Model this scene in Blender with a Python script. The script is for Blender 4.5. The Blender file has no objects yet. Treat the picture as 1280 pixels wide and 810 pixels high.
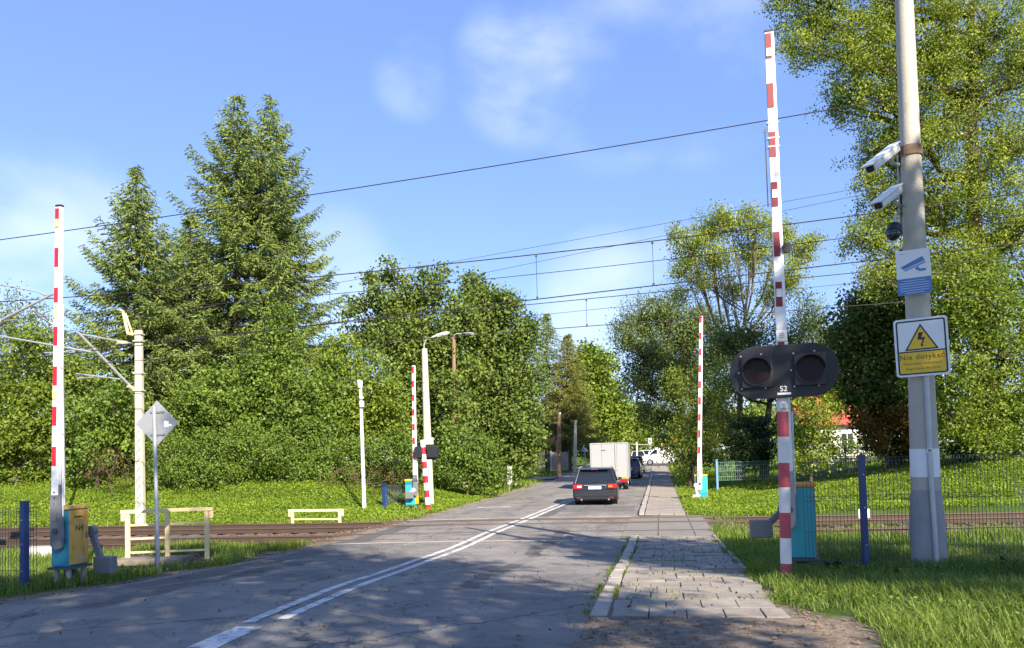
import bpy, bmesh, math, random
import numpy as np
from mathutils import Vector, Matrix

random.seed(7)
RNG = np.random.default_rng(11)
SC = bpy.context.scene
COL = SC.collection
R = math.radians

# ------------------------------------------------------------------ camera model
F, CH = 960.0, 1.65
PITCH, ROLL = R(2.2), R(1.5)
PPX, PPY = 640.0, 531.0
_f = np.array([0, math.cos(PITCH), math.sin(PITCH)])
_r0 = np.array([1.0, 0, 0])
_u0 = np.cross(_r0, _f)
_r = _r0 * math.cos(ROLL) - _u0 * math.sin(ROLL)
_u = _u0 * math.cos(ROLL) + _r0 * math.sin(ROLL)

def ray(px, py):
    return _f + _r * ((px - PPX) / F) + _u * ((PPY - py) / F)

def at(px, py, Y):
    d = ray(px, py)
    t = Y / d[1]
    return np.array([d[0] * t, Y, CH + d[2] * t])

# ------------------------------------------------------------------ terrain
ZP = [(-2000, .05), (0, .05), (7, 0), (10, -.1), (13, -.28), (17, -.45), (28, -.55), (45, -.55), (61, -.45),
      (75, -.15), (90, .05), (130, .3), (400, .6), (3000, .6)]
_zx = np.array([a for a, b in ZP], float)
_zy = np.array([b for a, b in ZP], float)

def zp(y):
    # slightly smoothed long section of the road
    y = np.asarray(y, float)
    return (np.interp(y - 1.5, _zx, _zy) + 2 * np.interp(y, _zx, _zy) + np.interp(y + 1.5, _zx, _zy)) / 4

HD = R(10.8)
SH, CHD = math.sin(HD), math.cos(HD)
SK = R(7.0)
SS, CS = math.sin(SK), math.cos(SK)
BL, BR = -8.3, -0.75            # road edges across the road axis
SWR_NEAR, SWR_FAR = 1.18, 0.78    # far edge of the pavement

def road_ab(x, y):
    return x * SH + y * CHD, x * CHD - y * SH

def ab_xy(a, b):
    return a * SH + b * CHD, a * CHD - b * SH

def track_s(x, y):
    return x * SS + y * CS

def smooth(t):
    t = np.clip(t, 0, 1)
    return t * t * (3 - 2 * t)

S_NEAR, S_FAR = 19.85, 23.85
S_BED0, S_BED1 = 18.2, 25.9

def terr(x, y, carve=True):
    x = np.asarray(x, float); y = np.asarray(y, float)
    a, b = road_ab(x, y)
    s = track_s(x, y)
    z = zp(y)
    dl = np.maximum(BL - .15 - b, b - (SWR_NEAR + .15))
    out = smooth((dl - .2) / 1.6)
    und = .035 * np.sin(x * 1.3 + 1.1 * np.sin(y * .9)) + .03 * np.sin(y * 1.7 + x * .6)
    bed = smooth((s - S_BED0) / .7) * (1 - smooth((s - S_BED1) / .8))
    z = z + und * out * (1 - bed)
    z = z * (1 - bed * out) + (-.66) * bed * out
    # bank beyond the tracks
    bank = smooth((s - 26.4) / 9.5) * smooth((dl - .9) / np.where(b > 0, 15.0, 6.5))
    z = z + 1.55 * bank * (1 - .45 * smooth((y - 45) / 25))
    # left: verge falls to the culvert
    z = z - .62 * np.exp(-(((x + 8.0) / 1.4) ** 2 + ((y - 15.75) / .75) ** 2))
    z = z - .10 * smooth((BL - .6 - b) / 3) * (1 - smooth((y - 16) / 3))
    if carve:
        far = a > 7.7
        rr = np.where(far, np.where(s > S_BED1, SWR_FAR, SWR_NEAR), BR - .1)
        ins = smooth((b - BL) / .3) * smooth((rr - b) / .3) * (a < 90)
        ins = ins * np.where(b > BR, smooth((a - 7.75) / .3), 1)
        z = z - .16 * ins + .045 * np.where(b > BR, smooth((9.0 - a) / 1.0), 0) * (1 - ins)
    return z

def gz(x, y):
    return float(terr(np.array([x]), np.array([y]), False)[0])

def on_s(px, py, s):
    d = ray(px, py)
    t = s / (d[0] * SS + d[1] * CS)
    return np.array([d[0] * t, d[1] * t, CH + d[2] * t])

def G(px, py):
    d = ray(px, py)
    ys = np.linspace(4, 160, 30000)
    k = np.argmax(CH + d[2] * ys / d[1] < terr(d[0] / d[1] * ys, ys, False))
    Y = ys[k]
    return np.array([d[0] / d[1] * Y, Y, CH + d[2] / d[1] * Y])

# ------------------------------------------------------------------ materials
MATS = {}

def nodes_of(m):
    m.use_nodes = True
    nt = m.node_tree
    nt.nodes.clear()
    return nt, nt.nodes, nt.links

def mat(name, col, rough=.6, metal=0.0, var=.18, scale=6.0, bump=0.0, bscale=60.0, dirt=0.0, dirtcol=(.10, .08, .055), spec=.5, coat=0.0):
    if name in MATS:
        return MATS[name]
    m = bpy.data.materials.new(name)
    nt, N, L = nodes_of(m)
    out = N.new('ShaderNodeOutputMaterial')
    p = N.new('ShaderNodeBsdfPrincipled')
    L.new(p.outputs[0], out.inputs[0])
    p.inputs['Roughness'].default_value = rough
    p.inputs['Metallic'].default_value = metal
    p.inputs['Specular IOR Level'].default_value = spec
    p.inputs['Coat Weight'].default_value = coat
    tc = N.new('ShaderNodeTexCoord')
    nz = N.new('ShaderNodeTexNoise')
    nz.inputs['Scale'].default_value = scale
    nz.inputs['Detail'].default_value = 6
    L.new(tc.outputs['Object'], nz.inputs['Vector'])
    mx = N.new('ShaderNodeMix'); mx.data_type = 'RGBA'
    mx.inputs[6].default_value = tuple(c * (1 - var) for c in col) + (1,)
    mx.inputs[7].default_value = tuple(min(1, c * (1 + var)) for c in col) + (1,)
    L.new(nz.outputs['Fac'], mx.inputs[0])
    last = mx.outputs[2]
    if dirt > 0:
        n2 = N.new('ShaderNodeTexNoise'); n2.inputs['Scale'].default_value = scale * .9
        n2.inputs['Detail'].default_value = 9; n2.inputs['Roughness'].default_value = .7
        mp = N.new('ShaderNodeMapping'); mp.inputs['Location'].default_value = (3.1, 1.7, 9.2)
        mp.inputs['Scale'].default_value = (1, 1, .45)
        L.new(tc.outputs['Object'], mp.inputs[0]); L.new(mp.outputs[0], n2.inputs['Vector'])
        rp = N.new('ShaderNodeMapRange')
        rp.inputs[1].default_value = .66 - .22 * dirt; rp.inputs[2].default_value = .80 - .1 * dirt
        rp.inputs[4].default_value = .75
        L.new(n2.outputs['Fac'], rp.inputs[0])
        m2 = N.new('ShaderNodeMix'); m2.data_type = 'RGBA'
        m2.inputs[7].default_value = dirtcol + (1,)
        L.new(rp.outputs[0], m2.inputs[0]); L.new(last, m2.inputs[6])
        last = m2.outputs[2]
    L.new(last, p.inputs['Base Color'])
    if bump > 0:
        nb = N.new('ShaderNodeTexNoise'); nb.inputs['Scale'].default_value = bscale; nb.inputs['Detail'].default_value = 4
        L.new(tc.outputs['Object'], nb.inputs['Vector'])
        bp = N.new('ShaderNodeBump'); bp.inputs['Strength'].default_value = bump; bp.inputs['Distance'].default_value = .02
        L.new(nb.outputs['Fac'], bp.inputs['Height']); L.new(bp.outputs[0], p.inputs['Normal'])
    MATS[name] = m
    return m

def leaf_mat(name, dark, light, trans=.3, rough=.5, spec=.25):
    m = bpy.data.materials.new(name)
    nt, N, L = nodes_of(m)
    out = N.new('ShaderNodeOutputMaterial')
    at_ = N.new('ShaderNodeAttribute'); at_.attribute_name = 'tint'
    mx = N.new('ShaderNodeMix'); mx.data_type = 'RGBA'
    mx.inputs[6].default_value = dark + (1,); mx.inputs[7].default_value = light + (1,)
    L.new(at_.outputs['Fac'], mx.inputs[0])
    p = N.new('ShaderNodeBsdfPrincipled')
    p.inputs['Roughness'].default_value = rough; p.inputs['Specular IOR Level'].default_value = spec
    L.new(mx.outputs[2], p.inputs['Base Color'])
    t = N.new('ShaderNodeBsdfTranslucent')
    hs = N.new('ShaderNodeHueSaturation'); hs.inputs['Value'].default_value = 1.3; hs.inputs['Saturation'].default_value = 1.1
    L.new(mx.outputs[2], hs.inputs['Color']); L.new(hs.outputs[0], t.inputs['Color'])
    ms = N.new('ShaderNodeMixShader'); ms.inputs[0].default_value = trans
    L.new(p.outputs[0], ms.inputs[1]); L.new(t.outputs[0], ms.inputs[2])
    L.new(ms.outputs[0], out.inputs[0])
    return m

# ------------------------------------------------------------------ mesh helper
class MB:
    def __init__(s):
        s.v = []; s.f = []
    def add(s, vs, fs):
        o = len(s.v)
        s.v += [tuple(map(float, p)) for p in vs]
        s.f += [tuple(i + o for i in f) for f in fs]
        return s
    def box(s, c, size, rot=None):
        hx, hy, hz = size[0] / 2, size[1] / 2, size[2] / 2
        vs = []
        for dz in (-hz, hz):
            for dx, dy in ((-hx, -hy), (hx, -hy), (hx, hy), (-hx, hy)):
                p = Vector((dx, dy, dz))
                if rot is not None: p = rot @ p
                vs.append((c[0] + p.x, c[1] + p.y, c[2] + p.z))
        return s.add(vs, [(3, 2, 1, 0), (4, 5, 6, 7), (0, 1, 5, 4), (1, 2, 6, 5), (2, 3, 7, 6), (3, 0, 4, 7)])
    def bar(s, p0, p1, w0, t0, side=(1, 0, 0), w1=None, t1=None):
        """box from p0 to p1, w along side, t across"""
        p0 = Vector(p0); p1 = Vector(p1)
        w1 = w0 if w1 is None else w1; t1 = t0 if t1 is None else t1
        d = (p1 - p0).normalized()
        sd = Vector(side); sd = (sd - d * sd.dot(d)).normalized(); n = d.cross(sd)
        vs = []
        for p, w, t in ((p0, w0, t0), (p1, w1, t1)):
            for a, b in ((-1, -1), (1, -1), (1, 1), (-1, 1)):
                vs.append(p + sd * (a * w / 2) + n * (b * t / 2))
        return s.add(vs, [(3, 2, 1, 0), (4, 5, 6, 7), (0, 1, 5, 4), (1, 2, 6, 5), (2, 3, 7, 6), (3, 0, 4, 7)])
    def tube(s, pts, rads, n=8, cap=True):
        pts = [Vector(p) for p in pts]
        if not hasattr(rads, '__len__'): rads = [rads] * len(pts)
        d0 = (pts[1] - pts[0]).normalized()
        ref = Vector((0, 0, 1)) if abs(d0.z) < .9 else Vector((1, 0, 0))
        a = d0.cross(ref).normalized()
        vs = []
        for i, p in enumerate(pts):
            if i == 0: d = pts[1] - p
            elif i == len(pts) - 1: d = p - pts[i - 1]
            else: d = (pts[i + 1] - p).normalized() + (p - pts[i - 1]).normalized()
            d.normalize()
            a = (a - d * a.dot(d)).normalized(); b = d.cross(a)
            for k in range(n):
                t = 2 * math.pi * k / n
                vs.append(p + (a * math.cos(t) + b * math.sin(t)) * rads[i])
        fs = []
        for i in range(len(pts) - 1):
            for k in range(n):
                k2 = (k + 1) % n
                fs.append((i * n + k, i * n + k2, (i + 1) * n + k2, (i + 1) * n + k))
        if cap:
            fs.append(tuple(range(n - 1, -1, -1))); m = (len(pts) - 1) * n
            fs.append(tuple(range(m, m + n)))
        return s.add(vs, fs)
    def prism(s, poly, o, ax, ay, az, th):
        """polygon in plane (ax, ay) at o, extruded th along az"""
        o = Vector(o); ax = Vector(ax); ay = Vector(ay); az = Vector(az)
        n = len(poly)
        vs = [o + ax * p[0] + ay * p[1] for p in poly] + [o + ax * p[0] + ay * p[1] + az * th for p in poly]
        fs = [tuple(range(n - 1, -1, -1)), tuple(range(n, 2 * n))]
        for k in range(n):
            k2 = (k + 1) % n
            fs.append((k, k2, n + k2, n + k))
        return s.add(vs, fs)
    def ring(s, outer, inner, o, ax, ay, az, th):
        o = Vector(o); ax = Vector(ax); ay = Vector(ay); az = Vector(az)
        n = len(outer); vs = []
        for base in (0, th):
            for poly in (outer, inner):
                vs += [o + ax * p[0] + ay * p[1] + az * base for p in poly]
        fs = []
        for k in range(n):
            k2 = (k + 1) % n
            fs += [(k, k2, n + k2, n + k), (2 * n + k, 3 * n + k, 3 * n + k2, 2 * n + k2),
                   (k, 2 * n + k, 2 * n + k2, k2), (n + k, n + k2, 3 * n + k2, 3 * n + k)]
        return s.add(vs, fs)
    def loft(s, rings, cap=True):
        n = len(rings[0]); vs = [p for r in rings for p in r]; fs = []
        for i in range(len(rings) - 1):
            for k in range(n):
                k2 = (k + 1) % n
                fs.append((i * n + k, i * n + k2, (i + 1) * n + k2, (i + 1) * n + k))
        if cap:
            fs.append(tuple(range(n - 1, -1, -1))); m = (len(rings) - 1) * n
            fs.append(tuple(range(m, m + n)))
        return s.add(vs, fs)

def rrect(w, h, r, n=5, cx=0, cy=0):
    out = []
    for qx, qy, a0 in ((1, 1, 0), (-1, 1, 90), (-1, -1, 180), (1, -1, 270)):
        for k in range(n + 1):
            t = R(a0 + 90 * k / n)
            out.append((cx + qx * (w / 2 - r) + r * math.cos(t), cy + qy * (h / 2 - r) + r * math.sin(t)))
    return out

def circ(r, n=24, cx=0, cy=0):
    return [(cx + r * math.cos(2 * math.pi * k / n), cy + r * math.sin(2 * math.pi * k / n)) for k in range(n)]

def build(name, mb, m, parent=None, bevel=0.0, smooth_=False, local=False):
    me = bpy.data.meshes.new(name)
    off = Vector((0, 0, 0))
    if parent is not None and not local:
        q = parent
        while q is not None:
            off += Vector(q.location); q = q.parent
    me.from_pydata([(p[0] - off.x, p[1] - off.y, p[2] - off.z) for p in mb.v], [], mb.f)
    bm = bmesh.new(); bm.from_mesh(me)
    bmesh.ops.recalc_face_normals(bm, faces=bm.faces)
    if bevel > 0:
        es = [e for e in bm.edges if e.is_manifold and e.calc_face_angle(0) > R(35)]
        try:
            bmesh.ops.bevel(bm, geom=es, offset=bevel, segments=2, profile=.6, affect='EDGES', clamp_overlap=True)
        except Exception:
            pass
    bm.to_mesh(me); bm.free()
    if smooth_:
        for p in me.polygons: p.use_smooth = True
        try: me.set_sharp_from_angle(angle=R(38))
        except Exception: pass
    me.materials.append(m)
    o = bpy.data.objects.new(name, me)
    COL.objects.link(o)
    if parent is not None: o.parent = parent
    return o

def np_mesh(name, V, loops, starts, totals, m, tint=None, parent=None, smooth_=False):
    me = bpy.data.meshes.new(name)
    V = np.asarray(V, np.float32)
    if parent is not None:
        off = np.zeros(3); q = parent
        while q is not None:
            off += np.array(q.location); q = q.parent
        V = V - off.astype(np.float32)
    me.vertices.add(len(V)); me.vertices.foreach_set('co', np.ascontiguousarray(V, np.float32).ravel())
    me.loops.add(len(loops)); me.loops.foreach_set('vertex_index', np.asarray(loops, np.int32))
    me.polygons.add(len(starts)); me.polygons.foreach_set('loop_start', np.asarray(starts, np.int32))
    try: me.polygons.foreach_set('loop_total', np.asarray(totals, np.int32))
    except Exception: pass
    me.update(calc_edges=True)
    if tint is not None:
        a = me.attributes.new('tint', 'FLOAT', 'FACE'); a.data.foreach_set('value', np.asarray(tint, np.float32))
    if smooth_:
        me.polygons.foreach_set('use_smooth', np.ones(len(starts), bool))
    me.materials.append(m)
    o = bpy.data.objects.new(name, me); COL.objects.link(o)
    if parent is not None: o.parent = parent
    return o

def tag(o, label=None, cat=None, group=None, kind=None):
    if label: o['label'] = label
    if cat: o['category'] = cat
    if group: o['group'] = group
    if kind: o['kind'] = kind
    return o

def thing(name, label, cat, loc, group=None, rotz=0.0):
    o = bpy.data.objects.new(name, None); COL.objects.link(o)
    o.empty_display_size = .2
    o.location = tuple(map(float, loc)); o.rotation_euler = (0, 0, rotz)
    return tag(o, label, cat, group)

def struct(o, label=None, cat=None):
    return tag(o, label, cat, None, 'structure')

def text_part(name, body, size, o, ax, ay, m, parent, th=.002, align='CENTER', spacing=1.0, bold=0.0):
    cu = bpy.data.curves.new(name, 'FONT')
    cu.body = body; cu.size = size; cu.align_x = align; cu.align_y = 'CENTER'; cu.extrude = th / 2
    cu.offset = bold; cu.space_character = spacing
    t = bpy.data.objects.new(name, cu); COL.objects.link(t)
    dg = bpy.context.evaluated_depsgraph_get()
    me = bpy.data.meshes.new_from_object(t.evaluated_get(dg))
    bpy.data.objects.remove(t); bpy.data.curves.remove(cu)
    ax = Vector(ax).normalized(); ay = Vector(ay); ay = (ay - ax * ay.dot(ax)).normalized(); az = ax.cross(ay)
    off = Vector((0, 0, 0)); q = parent
    while q is not None:
        off += Vector(q.location); q = q.parent
    o = Vector(o) - off
    for v in me.vertices:
        c = v.co.copy(); v.co = o + ax * c.x + ay * c.y + az * c.z
    me.materials.clear(); me.materials.append(m)
    ob = bpy.data.objects.new(name, me); COL.objects.link(ob); ob.parent = parent
    return ob

# common materials
M_white = mat('white_paint', (.80, .80, .78), .45, var=.05, dirt=.25, dirtcol=(.35, .32, .27))
M_red = mat('red_paint', (.50, .012, .03), .45, var=.1)
M_redfade = mat('faded_red_paint', (.42, .06, .08), .55, var=.12)
M_offwhite = mat('dull_white_paint', (.66, .65, .62), .5, var=.08, dirt=.3, dirtcol=(.3, .27, .22))
M_yellow = mat('yellow_cabinet_paint', (.60, .35, .07), .5, var=.14, dirt=.75, dirtcol=(.07, .045, .02))
M_teal = mat('teal_cabinet_paint', (.03, .33, .36), .42, var=.12, dirt=.15)
M_bluebox = mat('blue_cabinet_paint', (.03, .24, .35), .45, var=.12, dirt=.15)
M_grey = mat('grey_metal', (.20, .21, .22), .5, .3, dirt=.15)
M_dgrey = mat('dark_grey_metal', (.10, .105, .11), .55, .3)
M_lgrey = mat('galvanised_metal', (.42, .43, .44), .45, .5, dirt=.15, dirtcol=(.2, .17, .13))
M_rustgrey = mat('stained_grey_metal', (.40, .36, .32), .6, .1, var=.25, dirt=.5, dirtcol=(.14, .09, .05))
M_black = mat('black_plastic', (.012, .012, .014), .45, var=.1)
M_signblack = mat('signal_board_black', (.010, .011, .013), .5, var=.2, scale=4)
M_rubber = mat('rubber', (.018, .018, .018), .8, var=.2)
M_lens = mat('dark_red_lens', (.010, .002, .002), .4, var=.3, spec=.25)
M_conc = mat('concrete', (.40, .375, .33), .85, var=.14, scale=5, bump=.25, dirt=.3, dirtcol=(.2, .18, .15))
M_pole = mat('pole_concrete', (.45, .41, .34), .85, var=.16, scale=3.0, bump=.35, dirt=.5, dirtcol=(.24, .2, .15))
M_cream = mat('cream_paint', (.74, .58, .29), .55, var=.06, dirt=.2, dirtcol=(.35, .25, .12))
M_mast = mat('cream_concrete_mast', (.56, .49, .34), .8, var=.08, scale=3, bump=.15, dirt=.15, dirtcol=(.3, .24, .15))
M_blue = mat('blue_fence_paint', (.02, .048, .15), .45, var=.12, dirt=.1)
M_wiremesh = mat('fence_wire', (.045, .06, .075), .5, .2, var=.1)
M_greenwire = mat('green_fence_wire', (.10, .20, .17), .5, .1, var=.1)
M_ltblue = mat('pale_blue_post_paint', (.12, .25, .36), .5, var=.1)
M_wire = mat('overhead_wire_metal', (.035, .03, .028), .6, .4, var=.1)
M_rail = mat('rail_rust', (.07, .043, .03), .7, .3, var=.3, scale=3)
M_railtop = mat('rail_worn_head', (.16, .115, .085), .45, .6, var=.15)
M_sleeper = mat('sleeper_concrete', (.11, .085, .065), .9, var=.2, bump=.2)
M_wood = mat('weathered_wood', (.22, .14, .085), .85, var=.25, scale=4, bump=.2)
M_bark = mat('bark', (.085, .062, .042), .95, var=.4, scale=5, bump=.7, bscale=18)
M_barkpale = mat('pale_bark', (.16, .13, .095), .95, var=.35, scale=4, bump=.6, bscale=14)
M_glass = mat('dark_glass', (.012, .015, .018), .06, var=.1, spec=.8)
M_rim = mat('wheel_rim_metal', (.45, .46, .47), .35, .8, var=.1)
M_tail = mat('tail_light_red', (.55, .01, .01), .2, var=.1, spec=.7)
M_amber = mat('indicator_amber', (.75, .22, .02), .25, var=.1)
M_clear = mat('clear_lamp_lens', (.75, .75, .74), .15, var=.05, spec=.7)
M_signyel = mat('warning_yellow', (.80, .50, .02), .45, var=.05)
M_signwhite = mat('sign_white', (.78, .78, .77), .4, var=.04, dirt=.1, dirtcol=(.5, .48, .44))
M_signblue = mat('sign_blue', (.08, .20, .44), .45, var=.06)
M_paleyel = mat('yellow_reflector', (.80, .66, .22), .35, var=.05)
M_orange = mat('orange_cap_paint', (.72, .25, .03), .5, var=.12, dirt=.2)

# ------------------------------------------------------------------ camera
cam = bpy.data.cameras.new('camera'); co = bpy.data.objects.new('camera', cam); COL.objects.link(co)
cam.sensor_fit = 'HORIZONTAL'; cam.sensor_width = 36.0; cam.lens = F / 1280 * 36.0
cam.shift_y = (PPY - 405) / 1280.0
cam.clip_start = .05; cam.clip_end = 6000
co.matrix_world = Matrix(((_r[0], _u[0], -_f[0], 0), (_r[1], _u[1], -_f[1], 0), (_r[2], _u[2], -_f[2], CH), (0, 0, 0, 1)))
SC.camera = co

# ------------------------------------------------------------------ world, sun
SUN_AZ, SUN_EL = R(155), R(33)          # azimuth clockwise from +Y (view direction)
sd = Vector((math.sin(SUN_AZ) * math.cos(SUN_EL), math.cos(SUN_AZ) * math.cos(SUN_EL), math.sin(SUN_EL)))
sl = bpy.data.lights.new('sun', 'SUN'); sl.energy = 4.7; sl.angle = R(.53); sl.color = (1.0, .90, .76)
so = bpy.data.objects.new('sun', sl); COL.objects.link(so)
so.rotation_euler = (-sd).to_track_quat('-Z', 'Y').to_euler(); so.location = (20, -20, 30)

def build_world():
    w = bpy.data.worlds.new('World'); SC.world = w; w.use_nodes = True
    nt = w.node_tree; N = nt.nodes; L = nt.links; N.clear()
    out = N.new('ShaderNodeOutputWorld'); bg = N.new('ShaderNodeBackground')
    bg.inputs['Strength'].default_value = .105
    sky = N.new('ShaderNodeTexSky'); sky.sky_type = 'NISHITA'; sky.sun_disc = False
    sky.sun_elevation = SUN_EL; sky.sun_rotation = SUN_AZ
    sky.air_density = 1.0; sky.dust_density = .25; sky.ozone_density = 1.6; sky.altitude = 200
    tc = N.new('ShaderNodeTexCoord')
    nrm = N.new('ShaderNodeVectorMath'); nrm.operation = 'NORMALIZE'; L.new(tc.outputs['Generated'], nrm.inputs[0])
    nz = N.new('ShaderNodeTexNoise'); nz.inputs['Scale'].default_value = 4.2; nz.inputs['Detail'].default_value = 7
    nz.inputs['Roughness'].default_value = .52; nz.inputs['Distortion'].default_value = .15
    mp = N.new('ShaderNodeMapping'); mp.inputs['Scale'].default_value = (1, 1, 1.7); mp.inputs['Location'].default_value = (.3, .15, .2)
    L.new(nrm.outputs[0], mp.inputs[0]); L.new(mp.outputs[0], nz.inputs['Vector'])
    total = None
    # soft cloud patches in given sky directions: (direction, angular size, density)
    for (px, py, ang, k) in ((655, 90, 5.6, .5), (690, 108, 4.0, .35), (515, 98, 3.2, .26), (770, 88, 7.5, .30), (880, 110, 6, .22), (840, 10, 8, .24),
                             (20, 325, 8, .5), (90, 290, 6, .35), (420, 330, 5, .22), (760, 385, 6.5, .45), (830, 360, 5, .3), (455, 375, 5, .3), (1120, 430, 6, .3)):
        d = Vector(ray(px, py)).normalized()
        dt = N.new('ShaderNodeVectorMath'); dt.operation = 'DOT_PRODUCT'; dt.inputs[1].default_value = d
        L.new(nrm.outputs[0], dt.inputs[0])
        mr = N.new('ShaderNodeMapRange'); mr.interpolation_type = 'SMOOTHSTEP'
        mr.inputs[1].default_value = math.cos(R(ang)); mr.inputs[2].default_value = math.cos(R(ang * .25))
        mr.inputs[4].default_value = k
        L.new(dt.outputs['Value'], mr.inputs[0])
        if total is None: total = mr.outputs[0]
        else:
            mm = N.new('ShaderNodeMath'); mm.operation = 'MAXIMUM'; L.new(total, mm.inputs[0]); L.new(mr.outputs[0], mm.inputs[1]); total = mm.outputs[0]
    nr = N.new('ShaderNodeMapRange'); nr.interpolation_type = 'SMOOTHSTEP'
    nr.inputs[1].default_value = .36; nr.inputs[2].default_value = .62
    L.new(nz.outputs['Fac'], nr.inputs[0])
    mu = N.new('ShaderNodeMath'); mu.operation = 'MULTIPLY'; L.new(total, mu.inputs[0]); L.new(nr.outputs[0], mu.inputs[1])
    mx = N.new('ShaderNodeMix'); mx.data_type = 'RGBA'
    mx.inputs[7].default_value = (4.3, 4.75, 5.3, 1)
    tintn = N.new('ShaderNodeMix'); tintn.data_type = 'RGBA'; tintn.blend_type = 'MULTIPLY'; tintn.inputs[0].default_value = 1
    tintn.inputs[7].default_value = (.86, .86, 1.06, 1); L.new(sky.outputs[0], tintn.inputs[6])
    evn = N.new('ShaderNodeMix'); evn.data_type = 'RGBA'; evn.inputs[0].default_value = .5
    evn.inputs[7].default_value = (.92, 1.66, 3.7, 1); L.new(tintn.outputs[2], evn.inputs[6])
    L.new(mu.outputs[0], mx.inputs[0]); L.new(evn.outputs[2], mx.inputs[6])
    L.new(mx.outputs[2], bg.inputs[0]); L.new(bg.outputs[0], out.inputs[0])
build_world()
SC.view_settings.view_transform = 'Standard'
try: SC.view_settings.look = 'None'
except Exception: pass
SC.view_settings.gamma = 1; SC.view_settings.use_curve_mapping = False
SC.view_settings.exposure = 1.4

# ------------------------------------------------------------------ ground sheet
def grid_axis(lo, hi, step, mid, mstep, far):
    a = list(np.arange(lo, hi + 1e-6, step))
    x = hi; 
    while x < mid[1]: x += mstep; a.append(x)
    g = mstep
    while x < far[1]: g *= 1.6; x += g; a.append(x)
    x = lo; pre = []
    while x > mid[0]: x -= mstep; pre.append(x)
    g = mstep
    while x > far[0]: g *= 1.6; x -= g; pre.append(x)
    return np.array(pre[::-1] + a)

def ground():
    xs = grid_axis(-16, 17, .28, (-50, 50), 1.1, (-1800, 1800))
    ys = grid_axis(3, 40, .28, (-20, 112), 1.0, (-900, 2600))
    X, Y = np.meshgrid(xs, ys)
    x = X.ravel(); y = Y.ravel()
    V = np.stack([x, y, terr(x, y)], 1)
    nx, ny = len(xs), len(ys)
    I = np.arange(nx * ny).reshape(ny, nx)
    q = np.stack([I[:-1, :-1], I[:-1, 1:], I[1:, 1:], I[1:, :-1]], -1).reshape(-1, 4)
    a, b = road_ab(x, y); s = track_s(x, y)
    dl = np.maximum(BL - b, b - np.where(y < 7.4, 1.7, np.where(s > S_BED1, SWR_FAR, SWR_NEAR)))
    nse = .5 * np.sin(x * 2.3 + 2 * np.sin(y * 1.1)) + .5 * np.sin(y * 3.1 + x * 1.7)
    dirt = 1 - smooth((dl - .25 - .25 * nse) / .6)
    dirt = np.where(b > 0, 1 - smooth((dl - .02 - .10 * nse) / .3), dirt)
    gravel = smooth((s - S_BED0 - .2 * nse) / .8) * (1 - smooth((s - S_BED1 - .2 - .4 * nse) / 1.0)) * smooth((-b - 8.3) / .6 + (b > 0) * 100)
    gravel = np.where(b > 0, gravel * smooth((s - 20.8 - .25 * nse) / .6) * .3 * (1 - smooth((s - 25.0) / .5)), gravel)
    g2 = np.exp(-(((x + 8.4) / 2.0) ** 2 + ((y - 16.6) / 1.3) ** 2)) * 1.5 + np.exp(-(((x + 4.3) / 1.6) ** 2 + ((y - 27.8) / 1.3) ** 2)) * 1.2
    gravel = np.clip(np.maximum(gravel, g2), 0, 1)
    m = bpy.data.materials.new('ground_soil_grass_gravel'); nt, N, L = nodes_of(m)
    out = N.new('ShaderNodeOutputMaterial'); p = N.new('ShaderNodeBsdfPrincipled'); L.new(p.outputs[0], out.inputs[0])
    p.inputs['Roughness'].default_value = .95; p.inputs['Specular IOR Level'].default_value = .1
    tc = N.new('ShaderNodeTexCoord')
    def noise(sc, det=6, ro=.6):
        n = N.new('ShaderNodeTexNoise'); n.inputs['Scale'].default_value = sc; n.inputs['Detail'].default_value = det; n.inputs['Roughness'].default_value = ro
        L.new(tc.outputs['Object'], n.inputs['Vector']); return n.outputs['Fac']
    def ramp(f, stops):
        r = N.new('ShaderNodeValToRGB'); e = r.color_ramp.elements
        e[0].position, e[0].color = stops[0][0], stops[0][1] + (1,)
        e[1].position, e[1].color = stops[-1][0], stops[-1][1] + (1,)
        for po, c in stops[1:-1]:
            k = e.new(po); k.color = c + (1,)
        L.new(f, r.inputs[0]); return r.outputs[0]
    def mix(f, c1, c2):
        mm = N.new('ShaderNodeMix'); mm.data_type = 'RGBA'; L.new(f, mm.inputs[0]); L.new(c1, mm.inputs[6]); L.new(c2, mm.inputs[7]); return mm.outputs[2]
    grass = ramp(noise(1.3, 9, .7), [(.3, (.04, .055, .014)), (.5, (.06, .10, .018)), (.7, (.09, .14, .025))])
    soil = ramp(noise(9, 9, .75), [(.3, (.13, .10, .07)), (.5, (.24, .19, .14)), (.72, (.42, .36, .29))])
    vor = N.new('ShaderNodeTexVoronoi'); vor.inputs['Scale'].default_value = 14; L.new(tc.outputs['Object'], vor.inputs['Vector'])
    grav0 = ramp(vor.outputs['Color'], [(.1, (.07, .045, .03)), (.5, (.15, .10, .07)), (.9, (.26, .19, .14))])
    def attr(n):
        k = N.new('ShaderNodeAttribute'); k.attribute_name = n; return k.outputs['Fac']
    c = mix(attr('dirt'), grass, soil)
    c = mix(attr('gravel'), c, grav0)
    L.new(c, p.inputs['Base Color'])
    bp = N.new('ShaderNodeBump'); bp.inputs['Strength'].default_value = .8; bp.inputs['Distance'].default_value = .05
    L.new(noise(16, 8, .75), bp.inputs['Height']); L.new(bp.outputs[0], p.inputs['Normal'])
    n = len(q)
    o = np_mesh('ground', V, q.ravel(), np.arange(n) * 4, np.full(n, 4), m, smooth_=True)
    for nm, arr in (('dirt', dirt), ('gravel', gravel)):
        aa = o.data.attributes.new(nm, 'FLOAT', 'POINT'); aa.data.foreach_set('value', arr.astype(np.float32))
    struct(o, 'grassy ground with gravel and bare soil', 'ground')
ground()

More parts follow.
